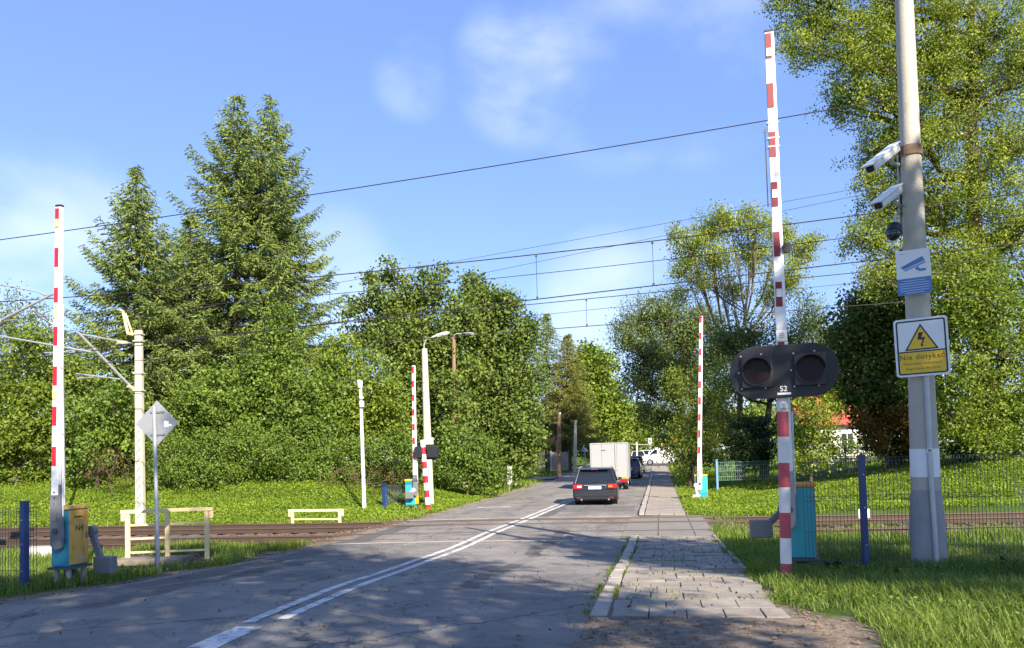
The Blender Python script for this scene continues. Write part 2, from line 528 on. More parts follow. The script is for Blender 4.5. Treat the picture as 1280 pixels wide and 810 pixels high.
# ------------------------------------------------------------------ road
def asphalt():
    m = bpy.data.materials.new('worn_asphalt'); nt, N, L = nodes_of(m)
    out = N.new('ShaderNodeOutputMaterial'); p = N.new('ShaderNodeBsdfPrincipled'); L.new(p.outputs[0], out.inputs[0])
    p.inputs['Specular IOR Level'].default_value = .4
    uv = N.new('ShaderNodeUVMap'); uv.uv_map = 'UVMap'
    def noise(sc, det=6, ro=.6, vec=None, dist=0.0):
        n = N.new('ShaderNodeTexNoise'); n.inputs['Scale'].default_value = sc; n.inputs['Detail'].default_value = det
        n.inputs['Roughness'].default_value = ro; n.inputs['Distortion'].default_value = dist
        L.new(vec or uv.outputs[0], n.inputs['Vector']); return n
    def mr(f, a, b, c=0.0, d=1.0, sm=True):
        k = N.new('ShaderNodeMapRange'); k.interpolation_type = 'SMOOTHSTEP' if sm else 'LINEAR'
        for i, v in enumerate((a, b, c, d)): k.inputs[i + 1].default_value = v
        L.new(f, k.inputs[0]); return k.outputs[0]
    def math_(op, a, b=None):
        k = N.new('ShaderNodeMath'); k.operation = op
        for i, v in enumerate((a, b)):
            if v is None: continue
            if isinstance(v, (int, float)): k.inputs[i].default_value = v
            else: L.new(v, k.inputs[i])
        return k.outputs[0]
    def mixc(f, c1, c2):
        k = N.new('ShaderNodeMix'); k.data_type = 'RGBA'; L.new(f, k.inputs[0])
        for i, c in ((6, c1), (7, c2)):
            if isinstance(c, tuple): k.inputs[i].default_value = c + (1,)
            else: L.new(c, k.inputs[i])
        return k.outputs[2]
    big = noise(.35, 5, .6).outputs['Fac']
    med = noise(2.2, 8, .7).outputs['Fac']
    fine = noise(55, 4, .8).outputs['Fac']
    c = mixc(mr(big, .35, .65), (.19, .172, .15), (.26, .236, .205))
    c = mixc(mr(med, .42, .68, 0, .65), c, (.33, .30, .26))
    c = mixc(mr(fine, .35, .75, 0, .55), c, (.055, .052, .05))
    vagg = N.new('ShaderNodeTexVoronoi'); vagg.inputs['Scale'].default_value = 42; L.new(uv.outputs[0], vagg.inputs['Vector'])
    c = mixc(mr(vagg.outputs['Distance'], .16, .03, 0, .6), c, (.42, .385, .34))
    v2 = N.new('ShaderNodeTexVoronoi'); v2.inputs['Scale'].default_value = 30; L.new(uv.outputs[0], v2.inputs['Vector'])
    c = mixc(mr(v2.outputs['Distance'], .13, .03, 0, .55), c, (.07, .066, .062))
    sep = N.new('ShaderNodeSeparateXYZ'); L.new(uv.outputs[0], sep.inputs[0])
    wob = noise(.5, 4, .6); wo = math_('MULTIPLY', math_('SUBTRACT', wob.outputs['Fac'], .5), 1.1)
    # wheel tracks, a little smoother and darker
    for b0, w in ((-2.9, .55), (-1.55, .35), (-5.6, .45), (-7.2, .5)):
        d = math_('ABSOLUTE', math_('SUBTRACT', math_('ADD', sep.outputs[0], math_('MULTIPLY', wo, .5)), b0))
        c = mixc(mr(d, w, 0, 0, .38), c, (.14, .13, .12))
    # repair patch strips filled with newer dark asphalt
    for b0, a0, a1, w in ((-2.55, 9.5, 21.0, .13), (-6.9, 8.0, 14.2, .24), (-7.75, 10.0, 23.0, .33), (-3.9, 25.0, 34, .2)):
        d = math_('ABSOLUTE', math_('SUBTRACT', math_('ADD', sep.outputs[0], math_('MULTIPLY', wo, .9)), b0))
        e = math_('MULTIPLY', mr(d, w + .04, w), math_('MULTIPLY', mr(sep.outputs[1], a0 - .2, a0 + .2), mr(sep.outputs[1], a1 + .2, a1 - .2)))
        c = mixc(math_('MULTIPLY', e, .75), c, (.07, .066, .064))
    # blotchy oil and tar patches
    blot = noise(.9, 7, .65, dist=.6).outputs['Fac']
    c = mixc(mr(blot, .56, .63, 0, .6), c, (.10, .094, .088))
    # cracks
    ws = N.new('ShaderNodeVectorMath'); ws.operation = 'ADD'
    wn = noise(1.6, 6, .65); sc_ = N.new('ShaderNodeVectorMath'); sc_.operation = 'SCALE'; sc_.inputs['Scale'].default_value = .75
    L.new(wn.outputs['Color'], sc_.inputs[0]); L.new(uv.outputs[0], ws.inputs[0]); L.new(sc_.outputs[0], ws.inputs[1])
    crack = None
    for scale, wd, thr in ((.42, .012, None), (1.3, .012, .47), (3.4, .018, .53)):
        mp = N.new('ShaderNodeMapping'); mp.inputs['Scale'].default_value = (scale, scale * .8, 1); L.new(ws.outputs[0], mp.inputs[0])
        v = N.new('ShaderNodeTexVoronoi'); v.feature = 'DISTANCE_TO_EDGE'; v.inputs['Scale'].default_value = 1.0
        L.new(mp.outputs[0], v.inputs['Vector'])
        k = mr(v.outputs['Distance'], wd, wd * .3)
        if thr: k = math_('MULTIPLY', k, mr(noise(.45, 3).outputs['Fac'], thr - .05, thr + .03))
        crack = k if crack is None else math_('MAXIMUM', crack, k)
    c = mixc(math_('MULTIPLY', crack, .68), c, (.03, .028, .026))
    # cut repair patches, a little lighter or darker than the old surface
    for (b0, b1_, a0, a1_, colr) in ((-6.3, -4.9, 10.6, 12.4, (.10, .096, .09)), (-3.4, -1.3, 13.2, 14.6, (.25, .23, .20)), (-8.3, -6.0, 14.5, 18.2, (.11, .104, .098)), (-2.0, -.75, 10.0, 11.6, (.115, .108, .10)), (-4.0, -1.0, 28, 31, (.12, .112, .105)), (-8.3, -6.9, 8.4, 10.2, (.115, .108, .10))):
        wx = math_('ADD', sep.outputs[0], math_('MULTIPLY', math_('SUBTRACT', med, .5), .22)); wy = math_('ADD', sep.outputs[1], math_('MULTIPLY', math_('SUBTRACT', med, .5), .3))
        k1 = math_('MULTIPLY', mr(wx, b0 - .02, b0 + .02), mr(wx, b1_ + .02, b1_ - .02)); k2 = math_('MULTIPLY', mr(wy, a0 - .03, a0 + .03), mr(wy, a1_ + .03, a1_ - .03))
        kk = math_('MULTIPLY', k1, k2)
        c = mixc(math_('MULTIPLY', kk, .55), c, colr)
    # sandy edges
    e1 = math_('ADD', sep.outputs[0], math_('MULTIPLY', math_('SUBTRACT', med, .5), 1.2))
    edge = math_('MAXIMUM', mr(e1, BL + .35, BL - .05), mr(e1, BR - .35, BR + .1, 0, .6))
    c = mixc(math_('MULTIPLY', edge, .8), c, (.17, .14, .105))
    L.new(c, p.inputs['Base Color'])
    L.new(mr(med, .3, .7, .72, .92), p.inputs['Roughness'])
    h = math_('SUBTRACT', math_('ADD', math_('MULTIPLY', fine, .5), math_('MULTIPLY', med, .5)), math_('MULTIPLY', crack, .6))
    bp = N.new('ShaderNodeBump'); bp.inputs['Strength'].default_value = .6; bp.inputs['Distance'].default_value = .02
    L.new(h, bp.inputs['Height']); L.new(bp.outputs[0], p.inputs['Normal'])
    return m
M_asph = asphalt()

def strip(name, avals, bl, br, nb, m, dz, uvs=True):
    """sheet in road coordinates; bl/br functions of a"""
    V = []; UV = []
    for a in avals:
        l, r = bl(a), br(a)
        for k in range(nb + 1):
            b = l + (r - l) * k / nb
            x, y = ab_xy(a, b)
            crown = .035 * (1 - ((b - (BL + BR) / 2) / 3.9) ** 2)
            V.append((x, y, float(zp(y)) + dz + max(crown, -.02))); UV.append((b, a))
    n = nb + 1; q = []
    for i in range(len(avals) - 1):
        for k in range(nb):
            q.append((i * n + k, i * n + k + 1, (i + 1) * n + k + 1, (i + 1) * n + k))
    me = bpy.data.meshes.new(name); me.from_pydata(V, [], q)
    u = me.uv_layers.new(name='UVMap')
    for lp in me.loops: u.data[lp.index].uv = UV[lp.vertex_index]
    me.materials.append(m)
    for p in me.polygons: p.use_smooth = True
    o = bpy.data.objects.new(name, me); COL.objects.link(o)
    return o

def jl(a): return BL + .07 * math.sin(a * 1.9) + .05 * math.sin(a * 4.7 + 1) + .04 * math.sin(a * 9.1)
struct(strip('road', list(np.arange(-25, 82, .35)), jl, lambda a: BR, 18, M_asph, .012), 'cracked grey asphalt road with patched strips', 'road')
# crossroad at the far end and the little side lane on the left
struct(strip('cross_road', list(np.arange(82, 91.1, .6)), lambda a: -70, lambda a: 70, 60, M_asph, .004), 'asphalt cross road at the far end', 'road')
struct(strip('side_lane', list(np.arange(59.5, 64.1, .5)), lambda a: -30, lambda a: BL + .05, 30, M_asph, .10), 'narrow asphalt lane branching off to the left', 'lane')

def worn_white():
    m = bpy.data.materials.new('worn_road_paint'); nt, N, L = nodes_of(m)
    out = N.new('ShaderNodeOutputMaterial'); p = N.new('ShaderNodeBsdfPrincipled'); L.new(p.outputs[0], out.inputs[0])
    p.inputs['Roughness'].default_value = .75
    tc = N.new('ShaderNodeTexCoord')
    n = N.new('ShaderNodeTexNoise'); n.inputs['Scale'].default_value = 5; n.inputs['Detail'].default_value = 10; n.inputs['Roughness'].default_value = .75
    L.new(tc.outputs['Object'], n.inputs['Vector'])
    r = N.new('ShaderNodeValToRGB'); r.color_ramp.elements[0].position = .38; r.color_ramp.elements[0].color = (.16, .15, .14, 1)
    r.color_ramp.elements[1].position = .52; r.color_ramp.elements[1].color = (.60, .585, .55, 1)
    L.new(n.outputs['Fac'], r.inputs[0]); L.new(r.outputs[0], p.inputs['Base Color'])
    return m
M_paint = worn_white()
CBK = [(-5, -3.7), (5, -3.85), (7, -4.0), (10, -4.25), (14, -4.45), (20, -4.52), (28, -4.3), (35, -4.0), (60, -3.95), (90, -3.95)]
def cb(a): return float(np.interp(a, [k[0] for k in CBK], [k[1] for k in CBK]))
mk = []
for d0, d1, a0, a1 in ((-.20, -.07, 7.2, 60), (.09, .22, 7.4, 60), (-.16, .12, 3.0, 7.18)):
    o = strip('road_marking', list(np.arange(a0, a1 + .01, .4)), lambda a: cb(a) + d0, lambda a: cb(a) + d1, 1, M_paint, .017)
    struct(o, 'worn white centre line on the asphalt', 'road marking')
o = strip('road_marking', [31.0, 31.3], lambda a: -7.5, lambda a: -6.1, 2, M_paint, .017)
struct(o, 'faint white stop line at the left road edge', 'road marking')

# ------------------------------------------------------------------ pavement slabs, kerbs, crossing deck
M_slab = mat('pavement_slab_concrete', (.27, .235, .19), .9, var=.45, scale=2.2, bump=.35, bscale=40, dirt=.95, dirtcol=(.14, .12, .10))
M_slabfar = mat('far_pavement_concrete', (.26, .225, .185), .88, var=.2, scale=1.2, bump=.2, dirt=.35, dirtcol=(.18, .15, .12))
M_joint = mat('pavement_joint_sand', (.13, .115, .09), .95, var=.3, scale=8)
M_kerb = mat('kerb_concrete', (.34, .30, .25), .85, var=.18, scale=2.5, bump=.3, dirt=.35, dirtcol=(.2, .17, .14))

def slabs(name, a0, a1, b0, b1, sa, sb, m, lift, label):
    mb = MB(); a = a0; row = 0
    while a < a1 - .05:
        da = min(sa, a1 - a)
        off = (row % 2) * sb * .5 + RNG.uniform(-.03, .03)
        b = b0 - off
        while b < b1 - .03:
            l, r = max(b, b0), min(b + sb, b1)
            b += sb
            if r - l < .06: continue
            g = .0055
            h = lift + RNG.uniform(-.009, .009); tl = RNG.uniform(-.006, .006, 2)
            vs = []
            for (aa, bb) in ((a + g * 2, l + g), (a + g * 2, r - g), (a + da - g * 2, r - g), (a + da - g * 2, l + g)):
                x, y = ab_xy(aa + RNG.uniform(-.004, .004), bb + RNG.uniform(-.004, .004))
                zt = float(zp(y)) + h + tl[0] * (aa - a) / sa + tl[1] * (bb - l) / sb
                vs.append((x, y, zt))
            top = vs; bot = [(p[0], p[1], p[2] - .06) for p in vs]
            mb.add(bot + top, [(4, 5, 6, 7), (0, 1, 5, 4), (1, 2, 6, 5), (2, 3, 7, 6), (3, 0, 4, 7)])
        a += sa; row += 1
    return struct(build(name, mb, m, None, .004), label, 'pavement')

def sheet(name, a0, a1, b0, b1, m, dz, step=.5, nb=4):
    o = strip(name, list(np.arange(a0, a1 + .01, step)), lambda a: b0, lambda a: b1, nb, m, dz)
    return o
JB = .0
o = sheet('pavement_bed', 7.7, 19.2, BR + .02, SWR_NEAR, M_joint, .025); struct(o, 'sandy bed under the near pavement slabs', 'pavement')
o = sheet('pavement_bed', 26.0, 81.5, BR + .02, SWR_FAR, M_joint, .03); struct(o, 'sandy bed under the far pavement slabs', 'pavement')
slabs('pavement', 7.75, 19.0, BR + .20, SWR_NEAR, .52, .37, M_slab, .05, 'grey concrete slab pavement before the rails')
slabs('pavement', 26.2, 81.4, BR + .20, SWR_FAR, .5, .5, M_slabfar, .07, 'pale slab pavement beyond the rails')

def kerb(name, a0, a1, b0, b1, h0, label, m=None):
    mb = MB(); a = a0
    while a < a1 - .1:
        h = h0 if a > 25 else .03 + (h0 - .03) * float(smooth((a - 7.5) / 6)); e = min(a + 1.0, a1); j = RNG.uniform(-.012, .012); k = RNG.uniform(-.008, .008)
        x0, y0 = ab_xy(a + .008, (b0 + b1) / 2 + j); x1, y1 = ab_xy(e - .008, (b0 + b1) / 2 + j)
        mb.bar((x0, y0, float(zp(y0)) + h - .12 + k), (x1, y1, float(zp(y1)) + h - .12 + k), b1 - b0, .24, (CHD, -SH, 0))
        a = e
    return struct(build(name, mb, m or M_kerb, None, .012), label, 'kerb')
kerb('kerb', 7.85, 19.0, BR, BR + .18, .07, 'worn concrete kerb beside the near pavement')
kerb('kerb', 26.2, 81.4, BR, BR + .16, .105, 'pale concrete kerb beside the far pavement')
kerb('edging', 12.0, 19.2, SWR_NEAR + .01, SWR_NEAR + .075, .07, 'thin concrete edging between near pavement and grass')

# concrete crossing panels between pavement halves, following the tracks
def deck():
    mb = MB()
    def ts(t, s, z): return (t * CS + s * SS, -t * SS + s * CS, z)
    for (s0, s1) in ((18.45, 19.02), (19.22, 20.50), (20.68, 21.75), (21.78, 22.98), (23.2, 24.5), (24.72, 25.6)):
        def tb(bb, s_):
            y_ = s_ - .5
            for _ in range(4):
                x_ = (bb + y_ * SH) / CHD; y_ = (s_ - x_ * SS) / CS
            return x_ * CS - y_ * SS
        t = tb(BR - .25, (s0 + s1) / 2); t1_ = tb(SWR_NEAR + .1, (s0 + s1) / 2)
        sh_ = tb(BR - .25, s1) - tb(BR - .25, s0)
        def sk(q, w): return q + sh_ * ((w - s0) / (s1 - s0) - .5)
        while t < t1_ - .1:
            e = min(t + .9, t1_)
            zz = [float(zp(ts(sk(q, w), w, 0)[1])) + .035 for q in (t, e) for w in (s0, s1)]
            P = [ts(sk(t + .008, s0), s0, zz[0]), ts(sk(e - .008, s0), s0, zz[2]), ts(sk(e - .008, s1), s1, zz[3]), ts(sk(t + .008, s1), s1, zz[1])]
            B = [(p[0], p[1], p[2] - .1) for p in P]
            mb.add(B + P, [(4, 5, 6, 7), (0, 1, 5, 4), (1, 2, 6, 5), (2, 3, 7, 6), (3, 0, 4, 7)])
            t = e
    struct(build('crossing_panels', mb, mat('crossing_panel_concrete', (.18, .165, .145), .9, var=.25, scale=2, bump=.3, dirt=.5, dirtcol=(.09, .08, .07)), None, .008), 'flush concrete panels carrying the pavement over the rails', 'crossing deck')
    mb = MB()
    for s in (18.36, 25.72):
        t = -6.8
        while t < (2.6 if s < 20 else 3.3):
            e = min(t + 1.2, (2.65 if s < 20 else 3.4))
            q0, q1 = ts(t + .01, s, 0), ts(e - .01, s, 0)
            def lv(q):
                bb = q[0] * CHD - q[1] * SH
                return float(zp(q[1])) + .012 + max(.035 * (1 - ((bb - (BL + BR) / 2) / 3.9) ** 2), -.02) + .006
            mb.bar((q0[0], q0[1], lv(q0) - .06), (q1[0], q1[1], lv(q1) - .06), .11, .12, (SS, CS, 0))
            t = e
    struct(build('crossing_edge_beam', mb, M_kerb, None, .006), 'pale concrete edge beams across the road', 'crossing deck')
deck()

# ------------------------------------------------------------------ railway tracks
def TS(t, s, z): return (t * CS + s * SS, -t * SS + s * CS, z)
RAILZ = -.455
def track(sc, label):
    T = thing('railway_track', label, 'railway track', TS(0, sc, -.62), 'railway tracks over the crossing')
    for k in (-1, 1):
        s = sc + k * .7525
        def prof(z0, z1, w, nm, m, par):
            mb = MB()
            for t0, t1 in ((-60, -7.4), (-7.4, 3.6), (3.6, 60)):
                if nm != 'rail_head' and t0 == -7.4: continue
                dz = .02 if t0 == -7.4 else 0
                mb.bar(TS(t0, s, (z0 + z1) / 2 + dz), TS(t1, s, (z0 + z1) / 2 + dz), w, z1 - z0, (SS, CS, 0))
            return build(nm, mb, m, par)
        rl = prof(RAILZ - .16, RAILZ - .145, .15, 'rail', M_rail, T)
        mb = MB(); mb.bar(TS(-60, s, RAILZ - .09), TS(-7.4, s, RAILZ - .09), .022, .11, (SS, CS, 0)); mb.bar(TS(3.6, s, RAILZ - .09), TS(60, s, RAILZ - .09), .022, .11, (SS, CS, 0))
        build('rail_web', mb, M_rail, rl)
        prof(RAILZ - .036, RAILZ, .07, 'rail_head', M_railtop, rl)
    for k in range(44):
        t = -22 + k * .6 if k < 25 else 6.4 + (k - 25) * .6
        if k >= 44: break
        mb = MB(); mb.box((0, 0, 0), (.24, 2.5, .16), Matrix.Rotation(-SK, 3, 'Z'))
        c = TS(t, sc, -.70)
        mb.v = [(v[0] + c[0], v[1] + c[1], v[2] + c[2]) for v in mb.v]
        build('sleeper', mb, M_sleeper, T)
    return T
track(S_NEAR, 'nearer rusty railway track running across the road')
track(S_FAR, 'farther rusty railway track just before the grass bank')

# ------------------------------------------------------------------ barriers
HV = np.array([SH, CHD, 0]); PV = np.array([CHD, -SH, 0])     # along and across the road

def barrier(label, base, top, sx, boomoff, stripes, refl, refl_mat, box_h=.9, leg=.24, bw=.36, bd=.54, boomw=.13, cap=M_yellow,
            side=M_yellow, front=M_teal, cw=(.42, .35), cwm=M_grey, armm=M_grey, textN=None, capm=None, sleeve=None, redm=None, rod=False, cw_front=False, lamp=None):
    """base: ground point below cabinet; top: tip of the boom; sx=+1 road lies to the right"""
    b = np.array(base, float)
    T = thing('crossing_barrier', label, 'barrier', b, 'raised level crossing barriers')
    def Pt(p, h, z): return b + PV * p + HV * h + np.array([0, 0, z])
    rot = Matrix.Rotation(-HD, 3, 'Z')
    z0 = leg + .04
    mb = MB()
    for p in (-1, 1):
        for h in (-1, 1):
            l = MB(); l.box(Pt(p * (bw / 2 - .05), h * (bd / 2 - .06), leg / 2 - .08), (.06, .06, leg + .16), rot); build('leg', l, M_conc, T, .006)
    mb.box(Pt(0, 0, leg + .015), (bw + .08, bd + .08, .035), rot); mb.box(Pt(0, 0, leg - .08), (bw - .1, .05, .08), rot)
    build('base_plate', mb, M_dgrey, T, .005)
    mb = MB(); mb.box(Pt(0, 0, z0 + box_h / 2), (bw, bd, box_h), rot); cab = build('cabinet', mb, front, T, .012)
    for s_ in (-1, 1):
        mb = MB(); mb.box(Pt(s_ * (bw / 2 + .006), 0, z0 + box_h / 2 + .005), (.012, bd - .03, box_h - .04), rot); pn = build('side_door', mb, side, T, .004)
        if s_ == sx:
            mb = MB(); mb.box(Pt(s_ * (bw / 2 + .014), -.02, z0 + box_h - .12), (.006, .16, .018), rot); build('vent_slot', mb, M_black, pn)
            mb = MB(); mb.box(Pt(s_ * (bw / 2 + .016), bd * .36, z0 + box_h * .52), (.012, .02, .10), rot); build('door_handle', mb, M_dgrey, pn, .003)
            mb = MB(); mb.box(Pt(s_ * (bw / 2 + .0135), bd * .05, z0 + .10), (.004, .09, .05), rot); build('type_plate', mb, M_lgrey, pn)
            if textN:
                text_part('cabinet_number', textN, .13, Pt(s_ * (bw / 2 + .0145), 0, z0 + box_h - .30), HV * sx, (0, 0, 1), M_black, pn)
    mb = MB(); mb.box(Pt(0, 0, z0 + box_h + .025), (bw + .05, bd + .05, .05), rot); build('lid', mb, capm or cap, T, .012)
    # arm bracket on the approach side with the boom
    hz = -(bd / 2 + .07)
    pv = Pt(boomoff, hz, z0 + box_h - .32)
    mb = MB()
    poly = [(-.09, -.22), (.0, -.30), (.09, -.27), (.115, -.1), (.10, .35), (.075, .72), (-.075, .72), (-.095, .3)]
    if sx < 0: poly = [(-p[0], p[1]) for p in poly][::-1]
    mb.prism(poly, pv - HV * .03, PV, (0, 0, 1), HV, .07)
    ab = build('boom_bracket', mb, armm, T, .01)
    mb = MB(); mb.prism(rrect(.08, .30, .01), pv - HV * .045 + np.array([0, 0, .3]), PV, (0, 0, 1), HV, .02); build('bracket_plate', mb, armm, ab, .003)
    mb = MB(); mb.tube([pv - HV * .05, pv + HV * .12], .05, 14); build('pivot_shaft', mb, M_dgrey, ab, 0, True)
    for dz in (.42, .52, .6):
        mb = MB(); mb.tube([pv + np.array([0, 0, dz]) - HV * .05, pv + np.array([0, 0, dz]) - HV * .02], .012, 8); build('bolt', mb, M_dgrey, ab)
    # boom
    p0 = pv + np.array([0, 0, .55]); p1 = np.array(top, float)
    d = (p1 - p0); Lb = np.linalg.norm(d); d = d / Lb
    side_v = PV - d * (PV @ d); side_v /= np.linalg.norm(side_v); fr = np.cross(side_v, d); fr = fr if fr @ HV < 0 else -fr
    mb = MB(); mb.bar(p0, p1, boomw, .075, PV, boomw * .85, .06); bo = build('boom', mb, M_white, T, .012)
    mb = MB(); mb.bar(p1, p1 + d * .035, boomw * .87, .065, PV); build('end_cap', mb, M_black, bo, .008)
    for (f0, f1) in stripes:
        q0, q1 = p0 + d * Lb * f0, p0 + d * Lb * f1
        w0 = boomw * (1 - .15 * f0)
        sh = -side_v * w0 * .12
        mb = MB(); mb.bar(q0 + fr * .0375 + sh, q1 + fr * .036 + sh, w0 * .62, .006, PV); build('red_stripe', mb, redm or M_red, bo)
    for f in refl:
        q = p0 + d * Lb * f - side_v * boomw * .1
        mb = MB(); mb.bar(q + fr * .043 - d * .06, q + fr * .043 + d * .06, boomw * .5, .016, PV); build('reflector', mb, refl_mat, bo, .004)
    if sleeve:
        q0, q1 = p0 + d * Lb * sleeve[0] + side_v * boomw * .52, p0 + d * Lb * sleeve[1] + side_v * boomw * .52
        mb = MB(); mb.bar(q0, q1, .03, .05, PV); build('sleeve', mb, M_white, bo, .004)
    if rod:
        q0, q1 = p0 + d * Lb * .60 - side_v * boomw * .72, p0 + d * Lb * .775 - side_v * boomw * .72
        mb = MB(); mb.tube([q0, q1], .009, 6); rd = build('support_rod', mb, M_dgrey, bo)
        mb = MB(); mb.ring(circ(.035, 16), circ(.022, 16), q1, side_v, d, fr, .012); build('rod_ring', mb, M_dgrey, rd)
        for k in (.735, .755, .79):
            q = p0 + d * Lb * k; mb = MB(); mb.bar(q - d * .008 + fr * .003, q + d * .008 + fr * .003, boomw * 1.08, .08, PV); build('clamp_band', mb, M_white, bo)
    # electric feed pipe behind the boom
    mb = MB(); q0 = Pt(boomoff + .10, hz + .02, z0 + box_h - .1); mb.tube([q0, q0 + np.array([0, 0, 1.0]) + d * .2], .014, 6); build('cable_pipe', mb, M_offwhite, T)
    if lamp:
        q = p0 + d * Lb * lamp + side_v * boomw * .75
        mb = MB(); mb.tube([q - fr * .05, q + fr * .07], [.06, .07], 14); build('boom_lamp', mb, M_black, bo, 0, True)
    # counterweight
    hy = (-(bd / 2 + .16) if cw_front else bd / 2 + .09)
    px, pz = cw
    c = Pt(sx * px, hy, pz)
    mb = MB(); a0 = Pt(sx * (bw / 2 - .02), hy, z0 + box_h - .38)
    mb.bar(a0, c + np.array([0, 0, .02]) - PV * sx * .05, .10, .06, PV); mb.tube([a0 - HV * .05, a0 + HV * .05], .09, 14)
    build('counterweight_arm', mb, cwm if not cw_front else M_offwhite, T, .006)
    mb = MB(); mb.box(c, (.33, .15, .27), rot); build('counterweight', mb, cwm, T, .015)
    return T

def frac(y0, y1, ys):
    """pixel rows between boom foot y0 and tip y1 -> fractions along the boom"""
    return [((y0 - b) / (y0 - y1), (y0 - a) / (y0 - y1)) for a, b in ys]

# near left: blue/yellow, N4
bl_ = at(88, 735, 12.2); bl_[2] = gz(bl_[0], bl_[1]) - .02
barrier('raised red and white barrier with a yellow cabinet marked N4', bl_, at(74.5, 259, 11.9), 1, .0,
        frac(605, 258, [(260, 283), (308, 331), (356, 374), (403, 426), (451, 474), (499, 522), (547, 570)]),
        [(605 - 278) / 347, (605 - 388) / 347, (605 - 486) / 347], M_paleyel, box_h=.88, leg=.30, boomw=.125, bw=.30, bd=.43, front=M_bluebox, cw=(.38, .30),
        textN='N4', sleeve=(.44, .66))
br_ = at(1001, 707, 11.4); br_[2] = gz(br_[0], br_[1]) - .02
barrier('tallest raised barrier, behind the black signal, with a teal cabinet', br_, at(961, 41, 11.1), -1, -.19,
        frac(560, 41, [(43, 73), (103, 132), (161, 191), (221, 250), (280, 309), (339, 368), (398, 427), (515, 543)]),
        [(560 - 66) / 519, (560 - 235) / 519, (560 - 352) / 519], M_white, box_h=1.02, leg=.22, boomw=.155, cw=(.50, .62), cwm=M_grey, armm=M_rustgrey, capm=M_orange, redm=mat('crimson_film', (.20, .008, .02), .45, var=.15), rod=True, lamp=(560 - 300) / 519)
fl_ = at(516, 641, 31.5); fl_[2] = gz(fl_[0], fl_[1]) - .02
barrier('far raised barrier left of the road, teal and yellow cabinet', fl_, at(517, 457, 31.2), 1, .24,
        frac(606, 456, [(457, 467), (477, 486), (496, 505), (516, 525), (536, 545), (555, 564), (575, 584)]), [], M_white, box_h=.98, leg=.18, boomw=.16, cw=(.02, .62), cwm=M_grey, cw_front=True, bw=.40, front=M_teal,
        side=mat('bright_yellow_paint', (.75, .50, .02), .5, dirt=.2), capm=mat('bright_yellow_lid', (.75, .50, .02), .5))
fr_ = at(877, 630, 33.0); fr_[2] = gz(fr_[0], fr_[1]) - .02
barrier('far raised barrier right of the pavement, teal cabinet with yellow lid', fr_, at(876.5, 395, 32.7), -1, -.06,
        frac(598, 395, [(395, 404), (417, 426), (438, 447), (460, 469), (481, 490), (502, 512), (524, 533), (545, 555), (567, 576)]), [], M_white, box_h=1.0, leg=.05, boomw=.17, cw=(.22, .18), cwm=M_conc, cw_front=True, bw=.5,
        armm=M_conc, capm=mat('bright_yellow_lid', (.75, .50, .02), .5))

# ------------------------------------------------------------------ light signals
def bands(T, name_r, base, top, rad, zs, mats, n=18):
    """striped pole: list of heights (fractions) with alternating materials"""
    base = np.array(base); top = np.array(top)
    for i in range(len(zs) - 1):
        mb = MB(); mb.tube([base + (top - base) * zs[i], base + (top - base) * zs[i + 1]], rad, n)
        build(name_r[i % len(name_r)], mb, mats[i % len(mats)], T, 0, True)

